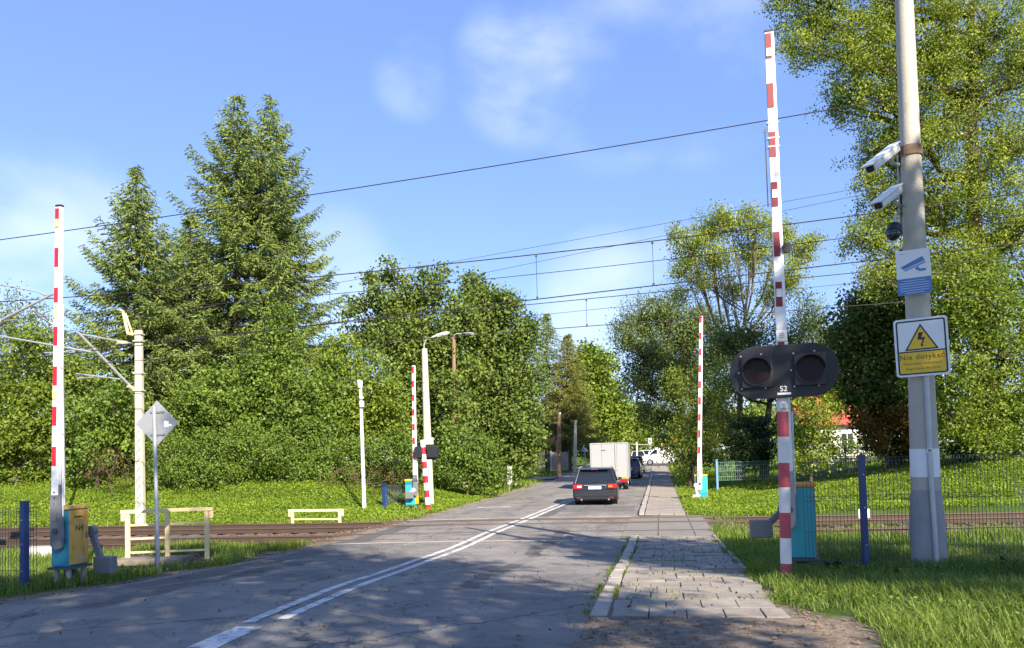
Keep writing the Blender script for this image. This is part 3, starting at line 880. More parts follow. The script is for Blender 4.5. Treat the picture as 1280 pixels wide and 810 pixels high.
def signal_near():
    Y = 10.2
    base = at(983, 727, Y); base[2] = gz(base[0], base[1]) - .05
    top = at(976.5, 432, Y)
    T = thing('crossing_signal', 'black twin lamp signal board marked S2 on a striped pole', 'light signal', base, 'light signals at the crossing')
    hh = np.linalg.norm(top - base)
    ys = [727, 700, 669, 638, 607, 577, 545, 514]
    zs = [0.0] + [(727 - y) / 295 for y in ys[1:]]
    bands(T, ['red_band', 'white_band'], base, top, .073, zs, [M_redfade, M_offwhite])
    mb = MB(); mb.tube([base + (top - base) * zs[-1], top], .073, 18); build('pole', mb, M_offwhite, T, 0, True)
    # board faces the approaching traffic
    fdir = Vector((-.32, -.947, 0)).normalized(); az = fdir; ax = Vector((-az.y, az.x, 0)); ax = ax if ax.x > 0 else -ax; ay = Vector((0, 0, 1))
    c = Vector(at(979, 465, Y)) + az * .10
    W, H = 1.36, .70
    mb = MB(); mb.prism(rrect(W, H, .335, 10), c, ax, ay, az, .03); bd_ = build('signal_board', mb, M_signblack, T, .006)
    for s in (-1, 1):
        cc = c + ax * (s * .33) + ay * .005 + az * .03
        mb = MB(); mb.prism(rrect(.39, .42, .02, 3), cc, ax, ay, az, .05); L1 = build('lamp_unit', mb, M_black, T, .008)
        mb = MB(); mb.prism(circ(.172, 28), cc + az * .05, ax, ay, az, .012); build('lens', mb, M_lens, L1, 0)
        mb = MB()
        n = 28
        rings = []
        for r_, dz in ((.172, .05), (.172, None), (.185, None), (.185, .05)):
            ring_ = []
            for k in range(n):
                t = 2 * math.pi * k / n
                depth = dz if dz is not None else .06 + .13 * max(0.0, math.sin(t)) ** .8 + .02
                ring_.append(tuple(cc + ax * (r_ * math.cos(t)) + ay * (r_ * math.sin(t)) + az * depth))
            rings.append(ring_)
        mb.loft(rings, False); build('visor', mb, M_black, L1, 0, True)
        for bx, by in ((-.2, .22), (.06, .235), (-.2, -.215), (.1, -.215), (-.235, 0)):
            mb = MB(); mb.tube([cc + ax * bx * 1.0 + ay * by, cc + ax * bx + ay * by + az * .012], .012, 8); build('bolt', mb, M_lgrey, L1)
    text_part('signal_number', 'S2', .10, c + ax * -.005 + ay * -.235 + az * .033, ax, ay, M_signwhite, bd_, .002, bold=.0006)
    mb = MB(); mb.prism(rrect(.17, .028, .002, 1), c + ay * -.297 + az * .0305, ax, ay, az, .003); build('number_strip', mb, M_signwhite, bd_)
    # junction boxes above and below
    for (px, py, w, h) in ((977, 421, .135, .15), (979.5, 508, .10, .07)):
        q = Vector(at(px, py, Y)) + az * .075
        mb = MB(); mb.prism(rrect(w, h, .012, 3), q - az * .03, ax, ay, az, .07); jb = build('junction_box', mb, M_offwhite, T, .006)
        for k in (-1, 0, 1):
            mb = MB(); mb.box(tuple(q + az * .043 + ay * (k * .025)), (w * .45, .006, .006), Matrix.Rotation(math.atan2(ax.y, ax.x), 3, 'Z')); build('vent_slot', mb, M_grey, jb)
signal_near()

def signal_far():
    Y = 31.0
    base = at(535.5, 642, Y); base[2] = gz(base[0], base[1]) - .03
    top = at(528, 550, Y)
    T = thing('crossing_signal', 'distant signal seen from behind, black board on a leaning striped pole', 'light signal', base, 'light signals at the crossing')
    n = 10; zs = [i / n for i in range(n + 1)]
    bands(T, ['red_band', 'white_band'], base, top, .10, zs, [M_red, M_white], 14)
    az = Vector((.1, .99, 0)).normalized(); ax = Vector((az.y, -az.x, 0)); ay = Vector((0, 0, 1))
    c = Vector(at(532.5, 565, Y)) - az * -.12
    mb = MB(); mb.prism(rrect(1.04, .62, .28, 8), c, ax, ay, az, .03); build('signal_board', mb, M_signblack, T, .006)
    for s in (-1, 1):
        mb = MB(); mb.prism(rrect(.40, .46, .06, 4), c + ax * (s * .26) - az * .22, ax, ay, az, .22); build('lamp_unit', mb, M_black, T, .01)
signal_far()

# ------------------------------------------------------------------ utility pole with cameras and signs
def utility_pole():
    Y = 10.7
    base = at(1163, 716, Y); base[2] = gz(base[0], base[1]) - .1
    T = thing('utility_pole', 'tall round concrete pole in the grass carrying cameras and signs', 'pole', base)
    def pt(py, dx=0.0): 
        # axis of the pole in the picture
        ax_ = np.interp(py, [-60, 0, 260, 480, 620, 725], [1127.5, 1130, 1141, 1152, 1157.5, 1163.5])
        return at(ax_ + dx, py, Y)
    mb = MB(); rows = [632, 560, 480, 400, 300, 200, 100, 0, -60]
    mb.tube([pt(r) for r in rows], [.187, .180, .168, .158, .146, .136, .127, .118, .112], 28); build('shaft', mb, M_pole, T, 0, True)
    mb = MB(); mb.tube([base, pt(640), pt(628), pt(612)], [.235, .212, .208, .188], 28); build('foot_sleeve', mb, mat('sleeve_concrete', (.31, .31, .295), .88, var=.2, scale=3.5, bump=.4, dirt=.7, dirtcol=(.2, .19, .16)), T, 0, True)
    mb = MB(); mb.tube([pt(596), pt(561)], [.189, .184], 28); build('white_band', mb, M_signwhite, T, 0, True)
    toC = (np.array([0, 0, CH]) - pt(560)); toC[2] = 0; toC /= np.linalg.norm(toC)
    sdv = np.array([-toC[1], toC[0], 0]); sdv = sdv if sdv[0] > 0 else -sdv
    off = toC * .19 + sdv * .065
    mb = MB(); mb.tube([pt(470) + off * .92, pt(600) + off * 1.05, pt(635) + off * 1.18, pt(700) + off * 1.3, pt(735) + off * 1.34], .036, 12); cp = build('cable_conduit', mb, M_lgrey, T, 0, True)
    q = pt(563) + off * 1.02 + toC * .035
    mb = MB(); mb.prism(rrect(.062, .062, .004, 2), q, sdv, (0, 0, 1), toC, .004); build('number_tag', mb, M_signwhite, cp)
    mb = MB(); mb.ring(rrect(.036, .036, .003, 2), rrect(.016, .016, .003, 2), q + toC * .0045, sdv, (0, 0, 1), toC, .002); build('tag_mark', mb, M_black, cp)
    mb = MB(); mb.tube([pt(214) , pt(214) - sdv * .16], .02, 8); mb.tube([pt(182), pt(182) - sdv * .2], .03, 8)
    mb.bar(pt(172) - sdv * .15, pt(292) - sdv * .165, .03, .03, (1, 0, 0)); build('mounting_rail', mb, M_lgrey, T)
    mb = MB(); mb.tube([pt(184), pt(196)], .155, 24); build('strap', mb, M_wood, T)
    # bullet cameras
    for k, (bx, by, fx, fy, lab) in enumerate(((1119, 186, 1088, 211, 'upper white bullet camera on the concrete pole, aimed down left'),
                                               (1122, 238, 1098, 257, 'lower white bullet camera on the pole, just above the black dome'))):
        rb = at(bx, by, Y - .05); rf = at(fx, fy, Y - .42)
        C = thing('security_camera', lab, 'camera', rb, 'white bullet cameras on the pole')
        d = rf - rb; Lc = np.linalg.norm(d); d /= Lc; sv = np.cross(d, [0, 0, 1]); sv /= np.linalg.norm(sv); up = np.cross(sv, d)
        mb = MB(); mb.prism(rrect(.135, .11, .03, 4), rb, sv, up, d, Lc); build('housing', mb, M_offwhite, C, .006, True)
        mb = MB(); mb.prism(rrect(.165, .02, .006, 2), rb + up * .068 - d * .03, sv, up, d, Lc + .12); build('sunshield', mb, M_signwhite, C, .004)
        mb = MB(); mb.prism(rrect(.10, .08, .02, 3), rf + d * .002, sv, up, d, .012); build('lens_window', mb, M_glass, C)
        mb = MB(); j = rb + d * Lc * .25 - up * .055
        mb.tube([j, j - up * .09, pt(by + 18) - sdv * .14], [.028, .03, .028], 10); build('bracket', mb, M_lgrey, C, 0, True)
        mb = MB(); mb.tube([rb - d * .002, rb - d * .06 - up * .1, pt(by + 40) - sdv * .14 - toC * .02], .012, 6); build('cable', mb, M_black, C, 0, True)
    c = at(1117, 290, Y - .12)
    D = thing('dome_camera', 'black tilted speed dome camera hanging under the bullet cameras', 'camera', c)
    ax_ = Vector((-.35, -.35, -.85)).normalized()
    mb = MB(); mb.tube([Vector(c) - ax_ * .12, Vector(c) - ax_ * .10, Vector(c) + ax_ * .02, Vector(c) + ax_ * .03], [.05, .095, .105, .09], 20); build('housing', mb, M_black, D, 0, True)
    mb = MB(); pr = [(.095, .03), (.092, .06), (.07, .10), (.04, .122), (.008, .13)]
    mb.tube([Vector(c) + ax_ * z for _, z in pr], [r_ for r_, _ in pr], 20); build('dome', mb, M_glass, D, 0, True)
    mb = MB(); mb.tube([Vector(c) - ax_ * .11, Vector(at(1119, 270, Y - .06)), Vector(pt(262) - sdv * .15)], .022, 8); build('bracket', mb, M_lgrey, D, 0, True)
    # signs
    n = toC; ax2 = sdv
    def roll(a, deg):
        return (np.array(a) * math.cos(R(deg)) + np.array([0, 0, 1]) * math.sin(R(deg)), np.array([0, 0, 1]) * math.cos(R(deg)) - np.array(a) * math.sin(R(deg)))
    sx_, sy_ = roll(ax2, 1.0)
    c = at(1142, 340, Y - .21)
    w, h = .42, .62
    S = thing('camera_notice', 'white and blue camera surveillance notice above the voltage sign', 'sign', c)
    mb = MB(); mb.prism(rrect(w, h, .008, 2), c, sx_, sy_, n, .004); build('plate', mb, M_signwhite, S)
    mb = MB(); mb.prism(rrect(w, h * .37, .006, 2), c + sy_ * (-h * .315) + n * .0045, sx_, sy_, n, .002); lp = build('blue_panel', mb, M_signblue, S)
    for k in range(6):
        ww = w * (.62, .86, .84, .86, .8, .55)[k]
        mb = MB(); mb.prism([(-ww / 2, -.0045), (ww / 2, -.0045), (ww / 2, .0045), (-ww / 2, .0045)], c + sy_ * (-h * .19 - k * .0335) + n * .007, sx_, sy_, n, .001); build('text_line', mb, mat('notice_text_pale', (.5, .56, .68), .6), lp)
    mb = MB(); mb.prism([(-.155, .085), (.115, .205), (.145, .14), (-.125, .045)], c + n * .0045, sx_, sy_, n, .002)
    mb.prism([(-.115, .035), (.15, .128), (.155, .112), (-.105, .02)], c + n * .0045, sx_, sy_, n, .002)
    mb.prism([(.02, .05), (.06, .072), (.075, .035), (.15, .035), (.15, .002), (.06, .002), (.05, .03), (.03, .02)], c + n * .0045, sx_, sy_, n, .002)
    build('camera_symbol', mb, M_signblue, S)
    mb = MB(); mb.prism([(-.155, .262), (-.07, .262), (-.07, .272), (-.155, .272)], c + n * .0045, sx_, sy_, n, .001); build('small_print', mb, mat('pale_print', (.45, .52, .62), .6), S)
    c = at(1152, 433.5, Y - .22); sx_, sy_ = roll(ax2, 1.2)
    w, h = .655, .80
    V = thing('voltage_sign', 'white and yellow high voltage sign reading Nie dotykać on the pole', 'sign', c)
    mb = MB(); mb.prism(rrect(w, h, .045, 5), c, sx_, sy_, n, .006); build('plate', mb, M_signwhite, V, .001)
    mb = MB(); mb.ring(rrect(w - .055, h - .055, .03, 5), rrect(w - .095, h - .095, .016, 5), c + n * .006, sx_, sy_, n, .002); build('border', mb, M_black, V)
    mb = MB(); mb.prism(rrect(w - .096, .285, .012, 3), c - sy_ * (h / 2 - .0485 - .1425) + n * .0062, sx_, sy_, n, .0015); yp = build('yellow_panel', mb, M_signyel, V)
    mb = MB(); mb.prism([(-(w - .096) / 2, -.009), ((w - .096) / 2, -.009), ((w - .096) / 2, .009), (-(w - .096) / 2, .009)], c - sy_ * (h / 2 - .0485 - .293) + n * .0063, sx_, sy_, n, .002); build('divider', mb, M_black, V)
    ct = c + sy_ * .115
    mb = MB(); mb.prism([(-.205, -.155), (.205, -.155), (0, .205)], ct + n * .0062, sx_, sy_, n, .0015); tr = build('triangle_border', mb, M_black, V)
    mb = MB(); mb.prism([(-.172, -.136), (.172, -.136), (0, .167)], ct + n * .0079, sx_, sy_, n, .0015); build('triangle_field', mb, M_signyel, tr)
    mb = MB(); mb.prism([(-.025, .085), (.03, .085), (.002, .012), (.05, .018), (.012, -.088), (.032, -.08), (.0, -.118), (-.012, -.075), (-.004, -.082), (.018, -.018), (-.045, -.012)], ct + n * .0096, sx_, sy_, n, .0015); build('lightning_bolt', mb, M_black, tr)
    yb = c - sy_ * (h / 2 - .0485 - .1425) + n * .0085
    text_part('lettering', 'Nie dotykać', .098, yb + sy_ * .073, sx_, sy_, M_black, yp, .001, spacing=1.12)
    text_part('lettering', 'Przewodów trakcyjnych', .047, yb - sy_ * .015, sx_, sy_, mat('print_brown', (.12, .075, .02), .6), yp, .001, spacing=1.02)
    text_part('lettering', 'Zagrożenie dla życia', .047, yb - sy_ * .083, sx_, sy_, mat('print_brown', (.12, .075, .02), .6), yp, .001, spacing=1.05)
utility_pole()

# ------------------------------------------------------------------ mesh fences
def fence(name, label, p0, p1, h, posts, m, postm, pw=.06, dv=.05, hs=(0, .2, .6, .95, 1.0), wr=.0026, gap=.06, group=None, extra=0.0):
    p0 = np.array(p0, float); p1 = np.array(p1, float)
    T = thing(name, label, 'fence', p0, group)
    d = p1 - p0; L_ = np.linalg.norm(d[:2]); d = d / L_
    n_ = np.array([-d[1], d[0], 0])
    mb = MB()
    k = 0.0
    while k <= L_:
        q = p0 + d * k; z = gap
        mb.bar(q + np.array([0, 0, z]), q + np.array([0, 0, h]), wr * 2, wr * 2, d); k += dv
    for f in hs:
        z = gap + (h - gap) * f
        mb.bar(p0 + np.array([0, 0, z]) + n_ * wr, p1 + np.array([0, 0, z]) + n_ * wr, wr * 2.4, wr * 2.4, (0, 0, 1))
        mb.bar(p0 + np.array([0, 0, z]) - n_ * wr, p1 + np.array([0, 0, z]) - n_ * wr, wr * 2.4, wr * 2.4, (0, 0, 1))
    build('mesh_panel', mb, m, T)
    for f in posts:
        q = p0 + d * (L_ * f) - n_ * 0
        q = q - n_ * (pw * .8) * (1 if n_[1] > 0 else -1)
        gzq = gz(q[0], q[1]) - q[2]
        mb = MB(); mb.box(q + np.array([0, 0, (h + extra + gzq - .1) / 2 + .02]), (pw, pw * 1.3, h + extra - gzq + .1), Matrix.Rotation(math.atan2(d[1], d[0]), 3, 'Z')); po = build('post', mb, postm, T, .006)
        mb = MB(); mb.box(q + np.array([0, 0, h + extra + .03]), (pw + .01, pw * 1.3 + .01, .03), Matrix.Rotation(math.atan2(d[1], d[0]), 3, 'Z')); build('post_cap', mb, M_blue if postm is M_blue else postm, po, .005)
        for zz in (.35, .8, 1.2):
            if zz < h: 
                mb = MB(); mb.box(q - n_ * (pw * .7) * (1 if n_[1] > 0 else -1) + np.array([0, 0, zz * h / 1.4]), (.018, .012, .018)); build('clip', mb, M_lgrey, po)
    return T
pR = at(1081, 718, 10.9); zR = gz(pR[0], pR[1])
a_ = np.array([pR[0] - .80, 10.95, zR]); b_ = np.array([pR[0] + 6.2, 10.55, zR + .04])
fence('mesh_fence', 'wire mesh fence with one dark blue post behind the concrete pole', a_, b_, 1.62, [.80 / 7.0], M_wiremesh, M_blue, .075, group='blue post wire fences', hs=(0, .08, .34, .62, .66, .97, 1.0))
pL = at(35, 742, 11.3); zL = gz(pL[0], pL[1])
fence('mesh_fence', 'wire mesh fence ending at a dark blue post, left of the N4 cabinet', np.array([pL[0] - 4, 12.3, zL]), np.array([pL[0] + .10, 11.35, zL]), 1.22, [3.95 / 4.1], M_wiremesh, M_blue, .075, group='blue post wire fences', extra=.06)
# far fences on the right bank
q0 = at(894, 602, 38); q1 = at(1080, 597, 38)
zq = gz(q0[0] + 3, q0[1])
fence('mesh_fence', 'pale green mesh fence with light blue posts on the right grass bank', np.array([q0[0], 38.0, q0[2]]), np.array([q1[0], 38.0, q1[2]]), .95, [.01, .5, .98], M_greenwire, M_ltblue, .10, dv=.10, wr=.008, hs=(0, .2, .5, .8, 1), extra=.1)
q0 = at(1045, 578, 40.0); q1 = at(1262, 576, 39.5)
fence('dark_fence', 'low dark metal fence at the top of the right bank', np.array([q0[0], 41, q0[2] + .1]), np.array([q1[0], 39.8, q1[2] + .1]), .62, [.1, .35, .6, .85], mat('dark_fence_metal', (.05, .075, .09), .5), mat('dark_fence_metal', (.05, .075, .09), .5), .06, dv=.3, wr=.012, hs=(0, .55, 1))
# short blue-posted fence beyond the rails on the left
q0 = at(478, 626, 31.5); q1 = at(512, 622, 33.0)
fence('mesh_fence', 'short dark mesh fence between two blue posts beside the far left barrier', np.array([q0[0], 31.5, gz(q0[0], 31.5)]), np.array([q1[0], 33.0, gz(q1[0], 33)]), .95, [.02, .98], M_dgrey, M_blue, .12, dv=.06, wr=.006, hs=(0, .33, .66, 1), extra=.05)

# ------------------------------------------------------------------ catenary mast, railings, small trackside things
def mast():
    base = at(176, 668, 28.0); base[2] = gz(base[0], base[1]) - .15; top = at(173.5, 413, 28.0)
    T = thing('catenary_mast', 'cream concrete catenary mast with a cantilever arm by the far track', 'mast', base)
    mb = MB(); mb.bar(base, top, .29, .26, (1, 0, 0), .23, .20); sh = build('shaft', mb, M_mast, T, .03)
    # lattice zigzag moulded on the mast face
    pts = []
    for k in range(25):
        f_ = .02 + .55 * k / 24
        q = base + (top - base) * f_; q = q + np.array([(.07 if k % 2 else -.07) + .0, -.165 + .02 * f_, 0]); pts.append(q)
    mb = MB(); mb.tube(pts, .012, 5); build('lattice_rod', mb, M_lgrey, sh)
    for y in (418, 427, 468, 490):
        f_ = (668 - y) / 255; q = base + (top - base) * f_
        mb = MB(); mb.box(q, (.40 - .1 * f_, .32, .045)); build('clamp_band', mb, M_mast, T, .004)
    S = 28.0
    def P(px, py, dy=0): return at(px, py, S + dy)
    mb = MB(); mb.tube([P(172, 419), P(160, 417), P(154, 390), P(151, 388)], [.07, .06, .055, .05], 8); mb.tube([P(166, 419), P(157, 392)], .03, 6); build('top_bracket', mb, M_cream, T)
    mb = MB(); mb.tube([P(158, 390), P(172, 392), P(177, 416)], .014, 6); build('jumper_cable', mb, M_wire, T)
    mb = MB(); mb.tube([P(168, 488), P(97, 415, -1.6)], .05, 8); ca = build('cantilever_strut', mb, M_lgrey, T)
    mb = MB(); mb.tube([P(168, 430), P(97, 417, -1.6)], .03, 8); build('tie_rod', mb, M_lgrey, T)
    mb = MB(); mb.tube([P(150, 474, -.4), P(95, 467, -1.7)], .03, 8); build('registration_arm', mb, M_lgrey, T)
    mb = MB(); mb.tube([P(96, 473, -1.7), P(132, 470, -.8)], .02, 8); build('steady_arm', mb, M_lgrey, T)
    mb = MB(); mb.tube([P(146, 428, -.5), P(158, 429, -.2)], .08, 10); mb.tube([P(160, 482, -.2), P(167, 487)], .08, 10); build('insulator', mb, mat('insulator_brown', (.45, .38, .30), .3), T)
mast()

def near_cantilever():
    base = np.array(TS(-15.5, 17.0, -.6))
    T = thing('catenary_mast', 'cantilever tubes of a near catenary mast reaching in from the left edge', 'mast', base)
    mb = MB(); mb.bar(base, base + np.array([0, 0, 7.0]), .34, .28, (1, 0, 0), .26, .22); build('shaft', mb, M_mast, T, .03)
    def P(px, py): return on_s(px, py, 18.6)
    root1 = base + np.array([.15, .1, 4.9]); root2 = base + np.array([.15, .1, 6.2]); root3 = base + np.array([.15, .1, 5.2])
    mb = MB(); mb.tube([root1, P(0, 401), P(63, 369)], .035, 8); build('cantilever_strut', mb, M_lgrey, T)
    mb = MB(); mb.tube([root2, P(0, 356), P(48, 365), P(58, 369), P(70, 367)], [.018, .018, .018, .04, .03], 8); build('tie_rod', mb, M_lgrey, T)
    mb = MB(); mb.tube([root3, P(0, 420), P(114, 440)], .024, 8); build('registration_arm', mb, M_lgrey, T)
    mb = MB(); mb.tube([P(56, 441), P(80, 440), P(104, 436)], .018, 8); build('steady_arm', mb, M_lgrey, T)
near_cantilever()

def railing(label, pl, pr, h, nposts, nrails, m, ew=.09, group='yellow railings beside the track'):
    pl = np.array(pl); pr = np.array(pr)
    T = thing('railing', label, 'railing', pl, group)
    d = pr - pl; up = np.array([0, 0, 1.0])
    for k in range(nposts):
        q = pl + d * (k / (nposts - 1))
        mb = MB(); mb.bar(q - up * .1, q + up * (h - .05), ew, ew * .8, d); build('post', mb, m, T, .006)
    e = d / np.linalg.norm(d)
    mb = MB(); mb.bar(pl - e * .14 + up * h, pr + e * .14 + up * h, .075, .09, (0, 0, 1))
    for q, s in ((pl, -1), (pr, 1)):
        mb.bar(q + e * s * .10 + up * (h - .037), q + e * s * .10 + up * (h - .20), .08, .05, d)
    build('top_rail', mb, m, T, .006)
    for k in range(nrails):
        z = h * (k + .35) / (nrails + .35)
        mb = MB(); mb.bar(pl + up * z, pr + up * z, .045, .035, (0, 0, 1)); build('rail', mb, m, T, .004)
railing('cream yellow railing with three posts over the culvert', at(160, 697, 16.9), at(259, 693, 17.0), 1.0, 3, 3, M_cream)
railing('small cream yellow railing with two posts beyond the far track', at(366, 664, 26.3), at(425, 663.5, 26.2), .70, 2, 2, M_cream)

def culvert():
    c = at(190, 706, 16.55)
    T = thing('culvert_headwall', 'low pale concrete culvert wall with a flat slab under the railing', 'culvert', (c[0], c[1], c[2] - .4))
    rot = Matrix.Rotation(R(-3), 3, 'Z')
    c0 = at(190, 700.5, 16.75)
    mb = MB(); mb.box(c0, (1.45, .75, .12), rot); build('slab', mb, mat('stained_concrete', (.20, .165, .12), .9, var=.2, bump=.3, dirt=.5), T, .015)
    mb = MB(); mb.box((c0[0] + .1, c0[1] + .02, c0[2] - .36), (1.2, .6, .6), rot); build('wall', mb, mat('pale_concrete', (.62, .58, .50), .85, var=.1, bump=.2, dirt=.25, dirtcol=(.3, .26, .2)), T, .015)
culvert()

def marker(name, label, cat, px, py, Y, size, m, sink=.02, post=None):
    c = at(px, py, Y); g = gz(c[0], c[1])
    T = thing(name, label, cat, (c[0], c[1], g))
    w, d, h = size
    z0 = c[2] - h / 2
    mb = MB(); mb.box((c[0], c[1], c[2]), (w, d, h), Matrix.Rotation(R(4), 3, 'Z')); build('plate' if d < .06 else 'block', mb, m, T, min(.02, d / 4))
    if post:
        mb = MB(); mb.bar((c[0], c[1] + .03, g - .1), (c[0], c[1] + .03, c[2]), .045, .04); build('post', mb, M_lgrey, T)
    elif z0 > g:
        mb = MB(); mb.box((c[0], c[1], (z0 + g) / 2 - .02), (w * .8, d * .8, z0 - g + .04)); build('footing', mb, m, T, .004)
    return T
marker('trackside_plate', 'small white plate on a stake behind the blue fence post', 'marker', 1080, 642, 17.3, (.26, .02, .21), M_signwhite, post=True)
marker('trackside_block', 'grey plastic marker block half hidden by the concrete pole', 'marker', 1141, 658, 16.4, (.16, .16, .35), M_lgrey)
marker('concrete_block', 'low grey concrete block between far railing and mast', 'block', 327, 661, 26.6, (.42, .4, .22), M_conc)
marker('concrete_cover', 'square pale concrete cover in the grass beside the N4 cabinet', 'cover', 52, 690, 18.4, (.75, .5, .25), M_conc)
marker('white_board', 'small white board leaning in tall grass behind the right fence', 'board', 1139, 561, 37.0, (.62, .04, .34), M_signwhite, post=True)

# diamond priority sign from behind
def diamond():
    Y = 14.2
    base = at(198, 718, Y); base[2] = gz(base[0], base[1]) - .1; top = at(192.5, 508, Y)
    T = thing('diamond_sign', 'grey back of a diamond road sign on a slim grey pole', 'road sign', base)
    mb = MB(); mb.tube([base, top], .036, 14); build('pole', mb, M_lgrey, T, 0, True)
    c = np.array(at(194.5, 529, Y)) + np.array([.0, .05, 0])
    n = Vector((.12, 1, 0)).normalized(); ax = Vector((n.y, -n.x, 0)); r_ = .425
    dm = [(0, -r_), (r_, 0), (0, r_), (-r_, 0)]
    mb = MB(); mb.prism(dm, c, ax, (0, 0, 1), n, .012); pl = build('plate', mb, mat('sign_back_grey', (.33, .34, .35), .5, .4, var=.08), T, .008)
    for z in (.21, -.21):
        mb = MB(); mb.bar(Vector(c) + ax * -.12 + Vector((0, 0, z)) - n * .01, Vector(c) + ax * .16 + Vector((0, 0, z)) - n * .01, .035, .02, (0, 0, 1)); build('clamp', mb, M_grey, T)
    mb = MB(); mb.prism(rrect(.09, .11, .005, 2, .19, -.02), Vector(c) - n * .004, ax, (0, 0, 1), n, .003); mb.prism(rrect(.05, .04, .005, 2, .27, -.04), Vector(c) - n * .004, ax, (0, 0, 1), n, .003); build('sticker', mb, M_signwhite, pl)
diamond()

# ------------------------------------------------------------------ lamps and slim poles
def lamp(label, base, top, r0, r1, arm, headL, m, headm, dirx=1, box=None, group='street lamps'):
    base = np.array(base); top = np.array(top)
    T = thing('street_lamp', label, 'street lamp', base, group)
    mb = MB(); mb.tube([base, base + (top - base) * .5, top], [r0, (r0 + r1) / 2, r1], 14); build('pole', mb, m, T, 0, True)
    pts = [np.array(p) for p in arm]
    mb = MB(); mb.tube(pts, .028, 8); build('arm', mb, M_lgrey, T, 0, True)
    d = pts[-1] - pts[-2]; d /= np.linalg.norm(d)
    p = pts[-1]
    mb = MB(); rs = [(.0, .05), (.12, .09), (.35, .15), (.6, .16), (.85, .12), (1.0, .03)]
    rings = []
    sv = np.cross(d, [0, 0, 1]); sv /= np.linalg.norm(sv); up = np.cross(sv, d)
    for f_, w in rs:
        q = p + d * headL * f_
        rings.append([tuple(q + sv * w * math.cos(t) + up * (w * .62 * max(0, math.sin(t)) + w * .28 * min(0, math.sin(t)))) for t in [2 * math.pi * k / 14 for k in range(14)]])
    mb.loft(rings); hd = build('lamp_head', mb, headm, T, 0, True)
    mb = MB(); mb.prism([(-.10, .3 * headL), (.10, .3 * headL), (.09, .9 * headL), (-.09, .9 * headL)], p - up * .05, sv, d, up, .02); build('diffuser', mb, M_clear, hd)
    if box:
        f_ = box; q = base + (top - base) * f_
        mb = MB(); mb.box(q + np.array([.16, -.1, 0]), (.22, .16, .62)); build('meter_box', mb, m, T, .01)
    return T
Y = 33.5
b0 = at(537, 641, Y); b0[2] = gz(b0[0], b0[1]) - .1
lamp('white headed street lamp on a cream concrete pole beside the far signal', b0, at(530.5, 436, Y), .21, .125, [at(530, 440, Y), at(530, 430, Y), at(533, 424, Y), at(540, 422, Y)], .82, M_mast, mat('lamp_white', (.75, .75, .74), .35), box=.40)
Y = 45.2
b0 = at(569, 600, Y); b0[2] = gz(b0[0], b0[1]) - .1
lamp('weathered brown lamp post among the leaves with a grey head', b0, at(567, 420, Y), .14, .11, [at(567, 425, Y), at(567.5, 419, Y), at(571, 417, Y), at(577, 417, Y)], .80, M_wood, M_grey)
Y = 30
b0 = at(80, 626, Y); b0[2] = gz(b0[0], b0[1]) - .1
lp = lamp('street lamp with a dark underside, post hidden behind the left boom', b0, at(77.5, 420, Y), .07, .05, [at(77.5, 425, Y), at(76.5, 414, Y), at(70, 408, Y), at(61, 402, Y)], .75, M_lgrey, M_dgrey)

def cctv_mast():
    Y = 31
    base = at(455, 617, Y); base[2] = gz(base[0], base[1]) - .1; top = at(450.5, 480, Y)
    T = thing('camera_pole', 'slim white pole with small cameras standing before the hedge', 'pole', base)
    mb = MB(); mb.tube([base, top], [.085, .06], 12); build('pole', mb, M_offwhite, T, 0, True)
    mb = MB(); mb.box(at(452.5, 505, Y - .1), (.16, .14, .24)); mb.box(at(452, 497, Y - .1), (.14, .12, .10)); build('camera_box', mb, M_signwhite, T, .01)
    mb = MB(); mb.tube([at(450, 484, Y - .05), at(449.5, 476, Y - .1), at(449.6, 475, Y - .1)], [.10, .12, .06], 12); build('dome_camera', mb, M_signwhite, T, 0, True)
cctv_mast()

def slim_sign(name, label, px, ybase, Y, plate, m, r_=.03, plates=None, polem=None):
    base = at(px, ybase, Y); base[2] = gz(base[0], base[1]) - .05
    x0, y0, x1, y1 = plate
    T = thing(name, label, 'road sign', base, None)
    mb = MB(); mb.tube([base, at(px, y0 + 1, Y)], r_, 10); build('pole', mb, polem or M_lgrey, T, 0, True)
    c = at((x0 + x1) / 2, (y0 + y1) / 2, Y - .06); w = (x1 - x0) * Y / F; h = (y1 - y0) * Y / F
    mb = MB(); mb.prism(rrect(w, h, min(w, h) * .08, 3), c, (1, 0, 0), (0, 0, 1), (0, 1, 0), .02); build('plate', mb, m, T, .003)
    return T, c, w, h
slim_sign('narrow_sign', 'narrow grey back of a sign by the left road edge', 636.5, 614, 46, (634, 583, 640, 606), M_lgrey)
T, c, w, h = slim_sign('far_road_sign', 'yellow diamond sign on a thin post beside the far pavement', 846, 600, 58, (842.5, 545, 849, 545.5), M_lgrey)
mb = MB(); mb.prism([(0, -.30), (.30, 0), (0, .30), (-.30, 0)], at(845.5, 550, 57.8), (1, 0, 0), (0, 0, 1), (0, 1, 0), .02); build('diamond_plate', mb, mat('amber_sign_face', (.75, .36, .03), .5), T)
Y = 74
base = at(732, 574, Y); base[2] = gz(base[0], base[1])
T = thing('triangle_sign', 'pale back of a triangular warning sign near the shade sail', 'road sign', base)
mb = MB(); mb.tube([base, at(730.5, 558, Y)], .05, 8); build('pole', mb, M_lgrey, T)
mb = MB(); mb.prism([(-.42, -.2), (.42, -.2), (0, .48)], at(730, 562, Y - .1), (1, 0, 0), (0, 0, 1), (0, 1, 0), .02); build('plate', mb, M_signwhite, T)

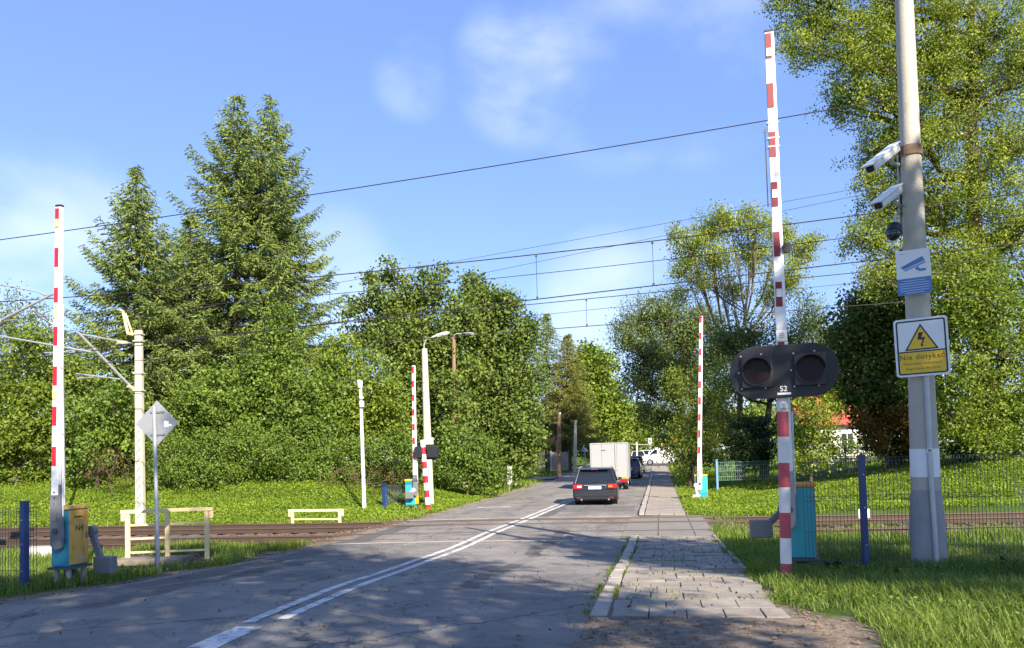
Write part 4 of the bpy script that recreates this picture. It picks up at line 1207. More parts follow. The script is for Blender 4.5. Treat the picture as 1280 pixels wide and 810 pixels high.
def wood_pole(label, px0, y0, px1, y1, Y, r_, m, cross=False):
    base = at(px0, y0, Y); base[2] = gz(base[0], base[1]) - .1
    T = thing('wooden_pole', label, 'pole', base, 'poles beside the fenced garden')
    mb = MB(); mb.tube([base, at(px1, y1, Y)], [r_, r_ * .75], 12); build('shaft', mb, m, T, 0, True)
    if cross:
        mb = MB(); mb.bar(at(px1 - 12, y1 + 14, Y), at(px1 + 3, y1 + 13, Y), .1, .1, (0, 0, 1)); build('crossarm', mb, M_wood, T)
    mb = MB(); mb.tube([at(px1, y1 + 3, Y - .12), at(px1 + 2, y1 + 1, Y - .12)], .06, 8); build('insulator', mb, M_clear, T)
wood_pole('brown wooden pole with a crossarm standing by the garden fence', 698.5, 590, 699, 515, 66, .20, M_wood, True)
wood_pole('pale concrete pole on the verge left of the white truck', 718, 579, 719.5, 525, 72, .17, M_mast)

# ------------------------------------------------------------------ garden fence, shade sail, houses
def board_fence():
    Y = 70
    p0 = at(664, 582, Y); p1 = at(711, 578, Y + 3)
    z = gz(p0[0], Y)
    T = thing('wooden_fence', 'weathered grey board fence below the orange shade sail', 'fence', (p0[0], Y, z))
    n = 26
    for seg in ((0, .42), (.52, 1)):
        mb = MB()
        for k in range(int(n * seg[0]), int(n * seg[1])):
            q = p0 + (p1 - p0) * (k / n); q[2] = z
            hh = 1.75 + RNG.uniform(-.05, .05)
            mb.box((q[0], q[1], z + hh / 2), (.125, .03, hh))
        build('board_panel', mb, mat('grey_fence_boards', (.36, .32, .27), .85, var=.25, scale=3), T, .004)
    for f_ in (0, .43, .52, 1):
        q = p0 + (p1 - p0) * f_
        mb = MB(); mb.box((q[0], q[1] + .06, z + .95), (.1, .1, 1.9)); build('post', mb, M_offwhite if f_ == .52 else M_wood, T, .01)
    # shade sail
    c = at(680, 560, Y + 2)
    S = thing('shade_sail', 'orange triangular shade sail stretched above the board fence', 'shade sail', c)
    A, B, C_ = at(667, 548, Y + 1), at(695, 545, Y + 2.5), at(687, 560, Y + 4)
    D = at(672, 553, Y + 5)
    n = 8; mb = MB(); vs = []; 
    for i in range(n + 1):
        for j in range(n + 1):
            u_, v_ = i / n, j / n
            p = (A * (1 - u_) + B * u_) * (1 - v_) + (D * (1 - u_) + C_ * u_) * v_
            p = p - np.array([0, 0, .9 * u_ * (1 - u_) + .5 * v_ * (1 - v_)])
            vs.append(p)
    fs = [(i * (n + 1) + j, i * (n + 1) + j + 1, (i + 1) * (n + 1) + j + 1, (i + 1) * (n + 1) + j) for i in range(n) for j in range(n)]
    mb.add(vs, fs); build('canvas', mb, mat('orange_canvas', (.62, .36, .19), .8, var=.06), S, 0, True)
    for q in (A, B):
        mb = MB(); mb.tube([(q[0], q[1], z), (q[0], q[1], q[2] + .05)], .04, 8); build('sail_post', mb, M_wood, S)
board_fence()

def house(name, label, c, w, d, hw, hr, yaw, wallm, roofm, wins):
    T = thing(name, label, 'house', c, None)
    rot = Matrix.Rotation(yaw, 3, 'Z'); c = Vector(c)
    def W(x, y, z): return tuple(c + rot @ Vector((x, y, z)))
    mb = MB(); v = [W(-w / 2, -d / 2, -.3), W(w / 2, -d / 2, -.3), W(w / 2, d / 2, -.3), W(-w / 2, d / 2, -.3), W(-w / 2, -d / 2, hw), W(w / 2, -d / 2, hw), W(w / 2, d / 2, hw), W(-w / 2, d / 2, hw), W(-w / 2, 0, hw + hr), W(w / 2, 0, hw + hr)]
    mb.add(v, [(0, 1, 5, 4), (2, 3, 7, 6), (1, 2, 6, 9, 5), (3, 0, 4, 8, 7)]); build('wall', mb, wallm, T)
    mb = MB(); e = .45; k = hr / (d / 2)
    for s in (-1, 1):
        P = [W(-w / 2 - e, s * (d / 2 + e), hw - e * k), W(w / 2 + e, s * (d / 2 + e), hw - e * k), W(w / 2 + e, 0, hw + hr + .02), W(-w / 2 - e, 0, hw + hr + .02)]
        Q = [(p[0], p[1], p[2] + .14) for p in P]
        mb.add(P + Q, [(0, 1, 2, 3), (4, 5, 6, 7), (0, 1, 5, 4), (1, 2, 6, 5), (3, 0, 4, 7)])
    rf = build('roof', mb, roofm, T)
    mb = MB(); mb.box(W(w * .2, d * .12, hw + hr * .9), (.6, .5, 1.2), rot); build('chimney', mb, mat('brick', (.30, .13, .09), .9), rf)
    for (x, z, ww, wh) in wins:
        fr = MB(); fr.ring(rrect(ww + .14, wh + .14, .01, 1), rrect(ww, wh, .01, 1), W(x, -d / 2 - .04, z), rot @ Vector((1, 0, 0)), (0, 0, 1), rot @ Vector((0, 1, 0)), .06)
        fr.box(W(x, -d / 2 - .015, z), (.05, .04, wh), rot)
        wn = build('window', fr, M_offwhite, T)
        g = MB(); g.box(W(x, -d / 2 - .005, z), (ww, .02, wh), rot); build('pane', g, M_glass, wn)
M_wallw = mat('white_render', (.72, .70, .66), .85, var=.06, dirt=.2, dirtcol=(.5, .47, .42))
M_tiles = mat('red_roof_tiles', (.42, .075, .045), .75, var=.25, scale=6, bump=.4, bscale=12)
hx = at(1068, 560, 52)
house('house', 'white house with a red tiled roof behind the dark chestnut tree', (hx[0] + 1.3, 55, .6), 8.5, 7, 2.8, 2.7, R(-6), M_wallw, M_tiles, [(-1.55, 1.35, .75, 1.0), (1.2, 1.35, .9, 1.0)])
hx = at(520, 560, 62)
house('house', 'red roofed house almost hidden behind the left hedge trees', (hx[0], 66, .8), 10, 8, 3.2, 1.0, R(10), M_wallw, M_tiles, [(-2, 1.5, 1, 1.1), (1.5, 1.5, 1, 1.1)])

# ------------------------------------------------------------------ overhead wires
def wire(label, pts, s, r_, name='overhead_wire', cat='wire', group='overhead line wires', ext=26):
    P = [on_s(px, py, s) for px, py in pts]
    ts = np.array([p[0] * CS - p[1] * SS for p in P]); zs = np.array([p[2] for p in P])
    deg = 2 if len(pts) > 2 else 1
    co_ = np.polyfit(ts, zs, deg)
    if deg == 2 and co_[0] < 0: co_ = np.polyfit(ts, zs, 1)
    t = np.linspace(ts.min() - ext, ts.max() + ext, 40)
    mb = MB(); mb.tube([TS(q, s, np.polyval(co_, q)) for q in t], r_, 5)
    o = build(name, mb, M_wire, None, 0, True)
    tag(o, label, cat, group)
    return co_
def catenary(label, mpts, cpts, s, drop_px, r1, r2, group):
    T = thing('overhead_line', label, 'overhead line', TS(0, s, 5.4), group)
    res = []
    for nm, pts, r_ in (('messenger_wire', mpts, r1), ('contact_wire', cpts, r2)):
        P = [on_s(px, py, s) for px, py in pts]
        ts = np.array([p[0] * CS - p[1] * SS for p in P]); zs = np.array([p[2] for p in P])
        c_ = np.polyfit(ts, zs, 2 if nm[0] == 'm' else 1)
        if nm[0] == 'm' and c_[0] < 0: c_ = np.polyfit(ts, zs, 1)
        res.append(c_)
        t = np.linspace(-40, 34, 50)
        mb = MB(); mb.tube([TS(q, s, np.polyval(c_, q)) for q in t], r_, 6); build(nm, mb, M_wire, T, 0, True)
        if nm[0] == 'c':
            mb = MB(); mb.tube([TS(q, s + .06, np.polyval(c_, q) + .01) for q in t], r_, 6); build(nm, mb, M_wire, T, 0, True)
    for px in drop_px:
        p = on_s(px, 350, s); q = p[0] * CS - p[1] * SS
        z1, z0 = np.polyval(res[0], q), np.polyval(res[1], q)
        mb = MB(); mb.tube([TS(q, s, z1), TS(q, s, z0)], .007, 5); mb.box(TS(q, s, z1 - .03), (.05, .05, .07)); mb.box(TS(q, s, z0 + .03), (.05, .05, .07)); build('dropper', mb, M_wire, T)
catenary('nearer overhead line, highest pair of wires with droppers over the road', [(79, 372), (392, 346), (640, 322), (860, 296), (1080, 267), (1280, 241)],
         [(182, 429), (440, 402), (640, 379), (832, 356), (1080, 326), (1280, 302)], S_NEAR, (132, 412, 535, 671, 817, 1180), .014, .013, 'overhead railway lines')
catenary('farther overhead line, lower pair of wires above the far track', [(654, 381), (880, 361), (1080, 338), (1280, 321)],
         [(60, 455), (705, 418), (870, 402), (1080, 380), (1280, 359)], S_FAR + .2, (300, 605, 732, 998), .013, .013, 'overhead railway lines')
wire('single wire crossing the open sky highest of all', [(0, 300), (138, 281), (385, 243), (960, 152), (1120, 122), (1280, 93)], 17.4, .012)
wire('thin wire just below the nearer messenger wire', [(196, 386), (440, 365), (640, 346), (832, 325), (1056, 297), (1280, 268)], 20.4, .009)
wire('faint thin upper wire beyond the farther track', [(640, 314), (1070, 236)], 27.0, .008)
wire('faint thin lower wire beyond the farther track', [(640, 334), (1070, 245)], 27.5, .008)
wire('faint wire skimming the trees below the farther messenger wire', [(700, 392), (1080, 350), (1280, 334)], 30.0, .009)

# ------------------------------------------------------------------ vehicles (local: +y forward, x right)
def wheel(T, x, y, r_, w, side):
    mb = MB(); mb.tube([(x - w / 2, y, r_), (x + w / 2, y, r_)], r_, 24); tw = build('wheel', mb, M_rubber, T, .02, True, local=True)
    mb = MB(); xo = x + side * (w / 2 + .004)
    mb.tube([(xo - .01, y, r_), (xo + .01, y, r_)], r_ * .64, 20); build('rim', mb, M_rim, tw, .01, True, local=True)
    return tw

def arch_profile(pts, wheels, zb, rr):
    """side outline with wheel arches cut in the bottom edge; pts: upper outline from rear to front"""
    out = list(pts)
    y_front = pts[-1][0]
    bot = []
    for wy in sorted(wheels, reverse=True):
        for k in range(11):
            t = math.pi * k / 10
            bot.append((wy + rr * math.cos(t), zb + max(0, rr * 1.02 * math.sin(t))))
    return out + bot

def car(label, group, loc, yaw, L_, W_, H_, paint, kind='estate', name='parked_car', cat='car', plate=True):
    T = thing(name, label, cat, loc, group, yaw)
    hl, hw = L_ / 2, W_ / 2
    r_ = .33; wy = (-L_ * .29, L_ * .30); zb = .24; belt = H_ * .60
    if kind == 'van':
        up = [(-hl, .30), (-hl - .0, .5), (-hl + .02, H_ * .55), (-hl + .10, H_ - .12), (-hl + .25, H_), (hl * .30, H_), (hl * .42, H_ - .06), (hl * .70, H_ * .60), (hl * .95, H_ * .48), (hl, H_ * .38), (hl - .02, .30)]
    else:
        up = [(-hl + .04, .28), (-hl, .42), (-hl + .01, .62), (-hl + .06, belt - .08), (-hl + .10, belt), (hl * .36, belt + .01), (hl * .62, belt - .06), (hl * .90, belt - .20), (hl - .02, .55), (hl, .42), (hl - .06, .26)]
    prof = arch_profile(up, wy, zb, r_ + .06)
    # rounded in plan: three slices
    rings = []
    for f_, sc in ((-1.0, .965), (-.93, 1.0), (.93, 1.0), (1.0, .965)):
        rings.append([(hw * f_, p[0] * sc, (p[1] if p[1] < belt * .9 or kind != 'van' else p[1]) - (1 - sc) * .6 * (p[1] > .4)) for p in prof])
    mb = MB(); mb.loft(rings); body = build('body', mb, paint, T, .02, True, local=True)
    mb = MB(); mb.box((0, 0, .34), (W_ - .2, L_ - .5, .3)); build('underbody', mb, M_black, T, 0, local=True)
    if kind != 'van':
        # glasshouse, pillars, roof
        rb, rt, ft, fb = (-hl + .13, -hl + .42, hl * .02, hl * .40) if kind == 'estate' else (-hl + .15, -hl + .55, hl * .08, hl * .44)
        wb, wt = hw * .93, hw * .74
        bot = [(-wb, rb, belt - .02), (wb, rb, belt - .02), (wb, fb, belt - .02), (-wb, fb, belt - .02)]
        top = [(-wt, rt, H_ - .06), (wt, rt, H_ - .06), (wt, ft, H_ - .06), (-wt, ft, H_ - .06)]
        mb = MB(); mb.add(bot + top, [(0, 1, 5, 4), (1, 2, 6, 5), (2, 3, 7, 6), (3, 0, 4, 7), (4, 5, 6, 7)]); gl = build('window', mb, M_glass, T, .02, local=True)
        mb = MB()
        rr_ = [[(x * s, (y - (rt + ft) / 2) * s2 + (rt + ft) / 2, z) for x, y in [(q[0], q[1]) for q in rrect(2 * wt + .05, ft - rt + .12, .14, 4)] for y in [y + (rt + ft) / 2]] for s, s2, z in ((1.0, 1.0, H_ - .075), (1.0, 1.0, H_ - .035), (.86, .9, H_))]
        mb.loft(rr_); build('roof', mb, paint, T, 0, True, local=True)
        for s in (-1, 1):
            for q0, q1, w_, t_ in (((s * wb, rb, belt - .02), (s * wt, rt, H_ - .05), .09, .10), ((s * wb, fb, belt - .02), (s * wt, ft, H_ - .05), .07, .08),
                                   ((s * (wb + .005), (rb + fb) * .5 - .1, belt - .02), (s * (wt + .005), (rt + ft) * .5 - .1, H_ - .05), .03, .1),
                                   ((s * (wb - .005), rb + .9, belt - .02), (s * (wt - .002), rt + .66, H_ - .05), .03, .08)):
                mb = MB(); mb.bar(q0, q1, w_, t_, (1, 0, 0)); build('pillar', mb, paint, T, .006, local=True)
        if kind == 'estate':
            for s in (-1, 1):
                mb = MB(); mb.tube([(s * wt * .95, rt + .1, H_ + .0), (s * wt * .95, rt + .2, H_ + .035), (s * wt * .95, ft - .1, H_ + .035), (s * wt * .95, ft, H_)], .015, 6); build('roof_rail', mb, M_lgrey, T, local=True)
        mb = MB(); mb.box((0, rt - .06, H_ - .05), (wt * 1.7, .22, .03)); build('spoiler', mb, paint, T, .008, local=True)
        mb = MB(); mb.box((0, rt - .16, H_ - .055), (.26, .03, .02)); build('brake_light', mb, M_tail, T, local=True)
        # rear face details
        for s in (-1, 1):
            mb = MB(); mb.box((s * (hw - .20), -hl + .055, belt - .135), (.36, .14, .17)); tl = build('tail_light', mb, M_tail, T, .02, local=True)
            mb = MB(); mb.box((s * (hw - .27), -hl - .017, belt - .135), (.17, .012, .075)); build('lamp_lens', mb, M_amber if s > 0 else M_clear, tl, .003, local=True)
            mb = MB(); mb.box((s * (hw + .07), hl * .30, belt + .07), (.17, .09, .12)); build('mirror', mb, paint, T, .02, local=True)
            mb = MB(); mb.box((s * (hw - .24), -hl - .015, .36), (.22, .03, .06)); build('fog_reflector', mb, M_tail, T, .005, local=True)
            mb = MB(); mb.box((s * (hw - .22), hl - .1, belt - .27), (.34, .16, .15)); build('headlight', mb, M_clear, T, .03, local=True)
            for yy in (-.35, .55):
                mb = MB(); mb.box((s * (hw + .008), yy, belt - .12), (.02, .16, .03)); build('door_handle', mb, paint, T, .004, local=True)
        mb = MB(); mb.box((0, -hl - .012, belt - .09), (.9, .03, .035)); build('chrome_strip', mb, M_rim, T, .006, local=True)
        mb = MB(); mb.box((0, -hl - .02, .42), (W_ - .16, .06, .14)); mb.box((0, -hl - .004, .30), (W_ - .3, .05, .10)); build('rear_bumper', mb, M_black if kind == 'estate' else paint, T, .02, local=True)
        mb = MB(); mb.box((0, -hl - .028, .475), (W_ - .3, .02, .018)); build('bumper_trim', mb, M_rim, T, local=True)
        for s in (-1, 1):
            mb = MB(); mb.tube([(s * .55, -hl - .05, .25), (s * .55, -hl + .2, .25)], .035, 10); build('exhaust', mb, M_rim, T, local=True)
        mb = MB(); mb.box((.0, -hl + .0, H_ * .78), (.02, .02, .02)); 
        mb = MB(); mb.bar((-.05, rb - .012, belt + .03), (.34, (rb + rt) / 2 - .08, belt + .06), .02, .015); build('rear_wiper', mb, M_black, T, local=True)
    if plate:
        mb = MB(); mb.box((0, -hl - .02, belt - .19 if kind != 'van' else .5), (.52, .012, .115)); build('number_plate', mb, M_signwhite, T, .003, local=True)
    for y in wy:
        for s in (-1, 1): wheel(T, s * (hw - .13), y, r_, .21, s)
    return T

def gp(px, py, Y):
    p = at(px, py, Y); x = p[0]
    return (x, Y, float(zp(Y)) + .03)
car('dark grey estate car seen from behind, waiting behind the white truck', None, gp(747.5, 631, 33.6), -HD + R(2), 4.75, 1.80, 1.52,
    mat('charcoal_car_paint', (.022, .022, .024), .25, .3, var=.15, spec=.6, coat=.6), 'estate')
car('dark blue car half hidden right of the white truck', None, gp(788.5, 600, 60), -HD - R(2), 4.3, 1.76, 1.55, mat('blue_car_paint', (.012, .02, .07), .25, .3, coat=.6), 'hatch')
car('red car in the queue just before the white van', None, gp(793, 594, 68), -HD - R(2), 4.2, 1.76, 1.50, mat('red_car_paint', (.30, .01, .015), .25, .2, coat=.6), 'hatch')
car('silver car with its tailgate towards us left of the white van', None, gp(797, 576, 96), -HD + R(4), 4.3, 1.76, 1.55, mat('silver_car_paint', (.55, .56, .57), .3, .3, coat=.5), 'hatch')
car('white roofed car behind the silver car at the junction', None, gp(806, 574, 104), R(70), 4.4, 1.8, 1.6, mat('white_car_paint', (.72, .72, .71), .3, .0, coat=.5), 'hatch')

def van():
    loc = gp(831, 584, 86.0); yaw = R(90) - HD - R(2)
    T = thing('delivery_van', 'plain white panel van crossing at the far junction', 'van', (loc[0], loc[1], float(zp(86)) + .02), None, yaw)
    P = mat('white_van_paint', (.80, .80, .79), .3, 0, var=.03, coat=.5)
    L_, W_, H_ = 5.2, 1.95, 2.02; hl, hw = L_ / 2, W_ / 2
    up = [(-hl + .03, .35), (-hl, .55), (-hl + .02, 1.1), (-hl + .12, H_ - .1), (-hl + .3, H_), (.55, H_), (.95, H_ - .08), (1.75, 1.22), (2.35, 1.0), (hl - .03, .8), (hl, .5), (hl - .05, .32)]
    prof = arch_profile(up, (-1.6, 1.6), .28, .40)
    rings = [[(hw * f_ * .0 + hw * g, p[0] * sc, p[1] - (p[1] > 1.2) * dz) for p in prof] for f_, g, sc, dz in ((0, -1, .97, .06), (0, -.92, 1, 0), (0, .92, 1, 0), (0, 1, .97, .06))]
    mb = MB(); mb.loft(rings); build('body', mb, P, T, .03, True, local=True)
    for s in (-1, 1):
        mb = MB(); mb.prism([(.75, 1.28), (1.58, 1.22), (1.05, 1.74), (.75, 1.76)], (s * (hw - .02), 0, 0), (0, 1, 0), (0, 0, 1), (s, 0, 0), .026); build('side_window', mb, M_glass, T, local=True)
        mb = MB(); mb.box((s * (hw + .1), 1.35, 1.3), (.18, .1, .2)); build('mirror', mb, M_black, T, .02, local=True)
        for y in (.62, -.75):
            mb = MB(); mb.box((s * (hw + .002), y, 1.0), (.008, .015, 1.3)); build('door_seam', mb, M_grey, T, local=True)
        mb = MB(); mb.box((s * (hw + .006), .2, .62), (.012, 2.1, .09)); build('side_moulding', mb, M_lgrey, T, .004, local=True)
        mb = MB(); mb.box((s * (hw - .2), hl - .12, .82), (.34, .2, .2)); build('headlight', mb, M_clear, T, .03, local=True)
        mb = MB(); mb.box((s * (hw - .08), -hl + .02, 1.05), (.12, .08, .5)); build('tail_light', mb, M_tail, T, .01, local=True)
        for y in (-1.6, 1.6): wheel(T, s * (hw - .12), y, .34, .22, s)
    mb = MB(); mb.prism([(-.8, 0), (.8, 0), (.7, .85), (-.7, .85)], (0, 1.72, 1.26), (1, 0, 0), (0, -.70, .70), (0, .70, .70), .02); build('windscreen', mb, M_glass, T, local=True)
    mb = MB(); mb.box((0, 0, .4), (W_ - .3, L_ - .6, .3)); build('underbody', mb, M_black, T, local=True)
    mb = MB(); mb.box((0, hl - .02, .48), (W_ - .2, .1, .2)); build('front_bumper', mb, M_dgrey, T, .03, local=True)
van()

def truck():
    Yt = 43.5
    loc = gp(762.5, 612, Yt); yaw = -HD + R(.5)
    T = thing('box_truck', 'white box truck with closed rear doors ahead of the dark estate', 'truck', (loc[0], loc[1] + 0, loc[2]), None, yaw)
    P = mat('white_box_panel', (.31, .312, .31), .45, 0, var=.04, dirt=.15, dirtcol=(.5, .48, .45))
    W_, L_, z0, z1 = 2.12, 4.3, .62, 2.68
    mb = MB(); mb.box((0, L_ / 2, (z0 + z1) / 2), (W_, L_, z1 - z0)); cb_ = build('cargo_box', mb, P, T, .025, local=True)
    for s in (-1, 1):
        mb = MB(); mb.box((s * (W_ / 2 - .02), -.012, (z0 + z1) / 2), (.05, .03, z1 - z0 - .02)); build('corner_trim', mb, M_lgrey, T, .006, local=True)
    mb = MB(); mb.box((0, -.012, z1 - .03), (W_ - .1, .03, .06)); mb.box((0, -.012, z0 + .04), (W_ - .1, .03, .07)); build('door_frame', mb, M_lgrey, T, .006, local=True)
    for x0, x1 in ((-W_ / 2 + .05, -.42), (-.41, .42), (.43, W_ / 2 - .05)):
        mb = MB(); mb.box(((x0 + x1) / 2, -.010, (z0 + z1) / 2 + .005), (x1 - x0 - .015, .022, z1 - z0 - .16)); dr = build('rear_door', mb, P, T, .006, local=True)
    mb = MB(); mb.tube([(.36, -.05, z0 + .1), (.36, -.05, z1 - .1)], .018, 8); mb.box((.36, -.06, z0 + .55), (.22, .03, .05)); build('lock_bar', mb, M_lgrey, T, local=True)
    mb = MB(); mb.box((-.30, -.03, z1 - .42), (.24, .02, .04)); build('latch', mb, M_dgrey, T, local=True)
    mb = MB(); mb.box((0, .05, .50), (W_ - .05, .14, .16)); build('rear_bumper', mb, M_grey, T, .015, local=True)
    for s in (-1, 1):
        mb = MB(); mb.box((s * (W_ / 2 - .27), -.04, .53), (.46, .05, .15)); tl = build('tail_light', mb, M_tail, T, .01, local=True)
        mb = MB(); mb.box((s * (W_ / 2 - .27), -.035, .66), (.46, .04, .09)); build('indicator', mb, M_amber, tl, .006, local=True)
    mb = MB(); mb.box((0, 2.2, .45), (.8, 5.5, .18)); build('chassis', mb, M_black, T, .01, local=True)
    mb = MB(); mb.box((0, -.03, .40), (.5, .02, .11)); build('number_plate', mb, M_signwhite, T, local=True)
    for y in (.85, 4.95):
        for s in (-1, 1): wheel(T, s * (W_ / 2 - .20), y, .34, .30, s)
    for s in (-1, 1):
        mb = MB(); mb.box((s * (W_ / 2 - .22), .42, .40), (.34, .02, .34)); build('mud_flap', mb, M_black, T, local=True)
    prof = [(4.4, .4), (4.4, 1.95), (4.55, 2.1), (5.3, 2.08), (5.75, 1.35), (6.1, 1.15), (6.15, .4)]
    mb = MB(); mb.prism([(p[0], p[1]) for p in prof], (-.95, 0, 0), (0, 1, 0), (0, 0, 1), (1, 0, 0), 1.9); build('cab', mb, P, T, .04, True, local=True)
    for s in (-1, 1):
        mb = MB(); mb.prism([(4.75, 1.35), (5.6, 1.32), (5.25, 1.9), (4.75, 1.92)], (s * .945, 0, 0), (0, 1, 0), (0, 0, 1), (s, 0, 0), .012); build('side_window', mb, M_glass, T, local=True)
        mb = MB(); mb.box((s * 1.12, 5.45, 1.5), (.18, .1, .34)); build('mirror', mb, M_black, T, .02, local=True)
truck()

# far junction furniture
Y = 95
for px, py, w, h, m, lab, nm, cat in ((829, 556, .75, .45, M_signyel, 'yellow sign board above the white van at the junction', 'junction_sign', 'road sign'),
                                      (812.5, 551, .42, .62, M_signwhite, 'small white framed sign board high over the far junction', 'junction_sign', 'road sign')):
    c = at(px, py, Y); T = thing(nm, lab, cat, (c[0], Y, float(zp(Y))), None)
    mb = MB(); mb.tube([(c[0], Y + .05, float(zp(Y)) - .1), (c[0], Y + .05, c[2])], .05, 8); build('pole', mb, M_lgrey, T)
    mb = MB(); mb.box((c[0], Y, c[2]), (w, .04, h)); pl = build('plate', mb, m, T, .006)
    if cat == 'road sign' and m is M_signwhite:
        mb = MB(); mb.box((c[0], Y - .024, c[2]), (w * .5, .01, h * .7)); build('dark_panel', mb, M_dgrey, pl)
c = at(796, 562, 92)
T = thing('lamp_post', 'pale post with a crossbar behind the queue of cars', 'post', (c[0], 92, float(zp(92))))
mb = MB(); mb.bar((c[0], 92, float(zp(92)) - .1), (c[0], 92, at(796, 553, 92)[2]), .16, .16); build('post', mb, M_offwhite, T, .01)
mb = MB(); mb.bar(at(788, 555, 92), at(816, 556, 92), .05, .05, (0, 0, 1)); build('crossbar', mb, M_lgrey, T)

# ------------------------------------------------------------------ foliage
def unit(v): return v / np.maximum(np.linalg.norm(v, axis=-1, keepdims=True), 1e-9)

def leaf_quads(C, lsize, aspect, tint, up=.35, outward=None, droop=0.0, rng=RNG):
    M = len(C)
    U = rng.normal(size=(M, 3)); U[:, 2] -= droop * 2
    U = unit(U)
    Nn = rng.normal(size=(M, 3)); Nn[:, 2] += up * 2
    if outward is not None: Nn += outward * 1.1
    Nn = unit(Nn)
    Wd = unit(np.cross(U, Nn))
    sz = lsize * rng.uniform(.65, 1.25, (M, 1))
    U = U * sz * .5; Wd = Wd * sz * .5 / aspect
    V = np.stack([C - U, C + Wd - U * .15, C + U, C - Wd - U * .15], 1).reshape(-1, 3)
    return V, tint

def leaf_mesh(name, parts, m, parent=None):
    V = np.concatenate([p[0] for p in parts]); t = np.concatenate([p[1] for p in parts])
    n = len(V) // 4
    return np_mesh(name, V, np.arange(4 * n), np.arange(n) * 4, np.full(n, 4), m, np.clip(t, 0, 1), parent)

def lobe_clusters(c, Rr, k, rng, squash=1.0, shell=2.2, rough=.22):
    d = unit(rng.normal(size=(k, 3)))
    ph = rng.uniform(0, 6.3, 6)
    nz = np.sin(3.1 * d[:, 0] + ph[0]) * np.sin(2.7 * d[:, 1] + ph[1]) + .7 * np.sin(5.3 * d[:, 2] + 4 * d[:, 0] + ph[2]) + .5 * np.sin(8.1 * d[:, 1] + 6 * d[:, 2] + ph[3])
    rr = Rr * rng.random(k) ** (1 / shell) * (1 + rough * nz / 1.3)
    P = d * rr[:, None]; P[:, 2] *= squash
    return c + P, d

def tree(name, label, cat, base, D, lobes, m, lsize=.16, aspect=1.7, ncl=26, nl=26, csig=.30, trunk=.22, bark=None, group=None,
         limbs=True, twig=.25, droop=0.0, shell=2.2, up=.35, rough=.22, tb=.5, tv=.16, squash=1.0, trunk_top=None, limb_lo=None, seed=None, world=False, out_n=True):
    rng = np.random.default_rng(seed if seed is not None else abs(hash_(label)) % 99991)
    base = np.array(base, float)
    T = thing(name, label, cat, base, group)
    parts = []; mb = MB()
    LB = []
    for lo in lobes:
        if world: c, Rr = np.array(lo[:3], float), lo[3]
        else:
            dd = lo[3] if len(lo) > 3 else rng.uniform(-.8, .8)
            c = at(lo[0], lo[1], D + dd); Rr = lo[2] * (D + dd) / F
        LB.append((c, Rr))
    cs = np.array([c for c, _ in LB])
    top = cs[:, 2].max()
    ctr = np.average(cs, axis=0, weights=[r_ ** 2 for _, r_ in LB])
    tt = np.array([ctr[0], ctr[1], base[2] + (top - base[2]) * .62]) if trunk_top is None else np.array(trunk_top, float)
    def tp(f_):
        q = base + (tt - base) * f_
        return q + np.array([.12 * math.sin(f_ * 5 + base[0]), .1 * math.sin(f_ * 4 + 1), 0]) * (top - base[2]) * .06 * (f_ > 0)
    if trunk > 0:
        mb.tube([tp(f_) - np.array([0, 0, .25 if f_ == 0 else 0]) for f_ in (0, .12, .3, .5, .75, 1)], [trunk * 1.35, trunk * 1.05, trunk * .92, trunk * .8, trunk * .6, trunk * .4], 9)
    for c, Rr in LB:
        k = max(6, int(ncl * DENS * (Rr / 1.0) ** 1.9))
        P, d = lobe_clusters(c, Rr, k, rng, squash, shell, rough)
        gzv = terr(P[:, 0], P[:, 1], False); P[:, 2] = np.maximum(P[:, 2], gzv + .05 + rng.random(len(P)) * .3)
        if limbs and trunk > 0:
            f_ = float(np.clip((c[2] - Rr * .9 - base[2]) / max(.1, tt[2] - base[2]), .18, 1.0))
            if limb_lo is not None: f_ = rng.uniform(limb_lo, 1.0)
            a0 = tp(f_); mid = (a0 + c) / 2 + np.array([0, 0, -.12 * np.linalg.norm(c - a0)]) + rng.normal(size=3) * .12 * Rr
            rl = max(.02, trunk * .42 * min(1, Rr / 1.5))
            mb.tube([a0, mid, c + np.array([0, 0, .1 * Rr])], [rl, rl * .75, rl * .42], 6)
            for i in rng.choice(k, int(k * twig), replace=False) if twig > 0 else []:
                q = P[i]; m_ = (c + q) / 2 + rng.normal(size=3) * .08 * Rr
                mb.tube([c if rng.random() < .6 else mid, m_, q], [rl * .33, rl * .2, rl * .07], 4, False)
        tint = np.clip(rng.normal(tb, tv, k), 0, 1)
        sg = csig
        C = np.repeat(P, nl, 0) + rng.normal(size=(k * nl, 3)) * sg * np.array([1, 1, .75 + droop * .5])
        tl = np.repeat(tint, nl) + rng.normal(0, .13, k * nl)
        ow = np.repeat(d, nl, 0) if out_n else None
        parts.append(leaf_quads(C, lsize, aspect, tl, up, ow, droop, rng))
    if trunk > 0: build('trunk', mb, bark or M_bark, T, 0, True)
    leaf_mesh('crown' if cat == 'tree' else 'foliage', parts, m, T)
    return T

DENS = 1.6

def hash_(s):
    h = 7
    for ch in s: h = (h * 131 + ord(ch)) & 0x7fffffff
    return h

def gb(px, Y, py=600):
    p = at(px, py, Y); return (p[0], Y, gz(p[0], Y))

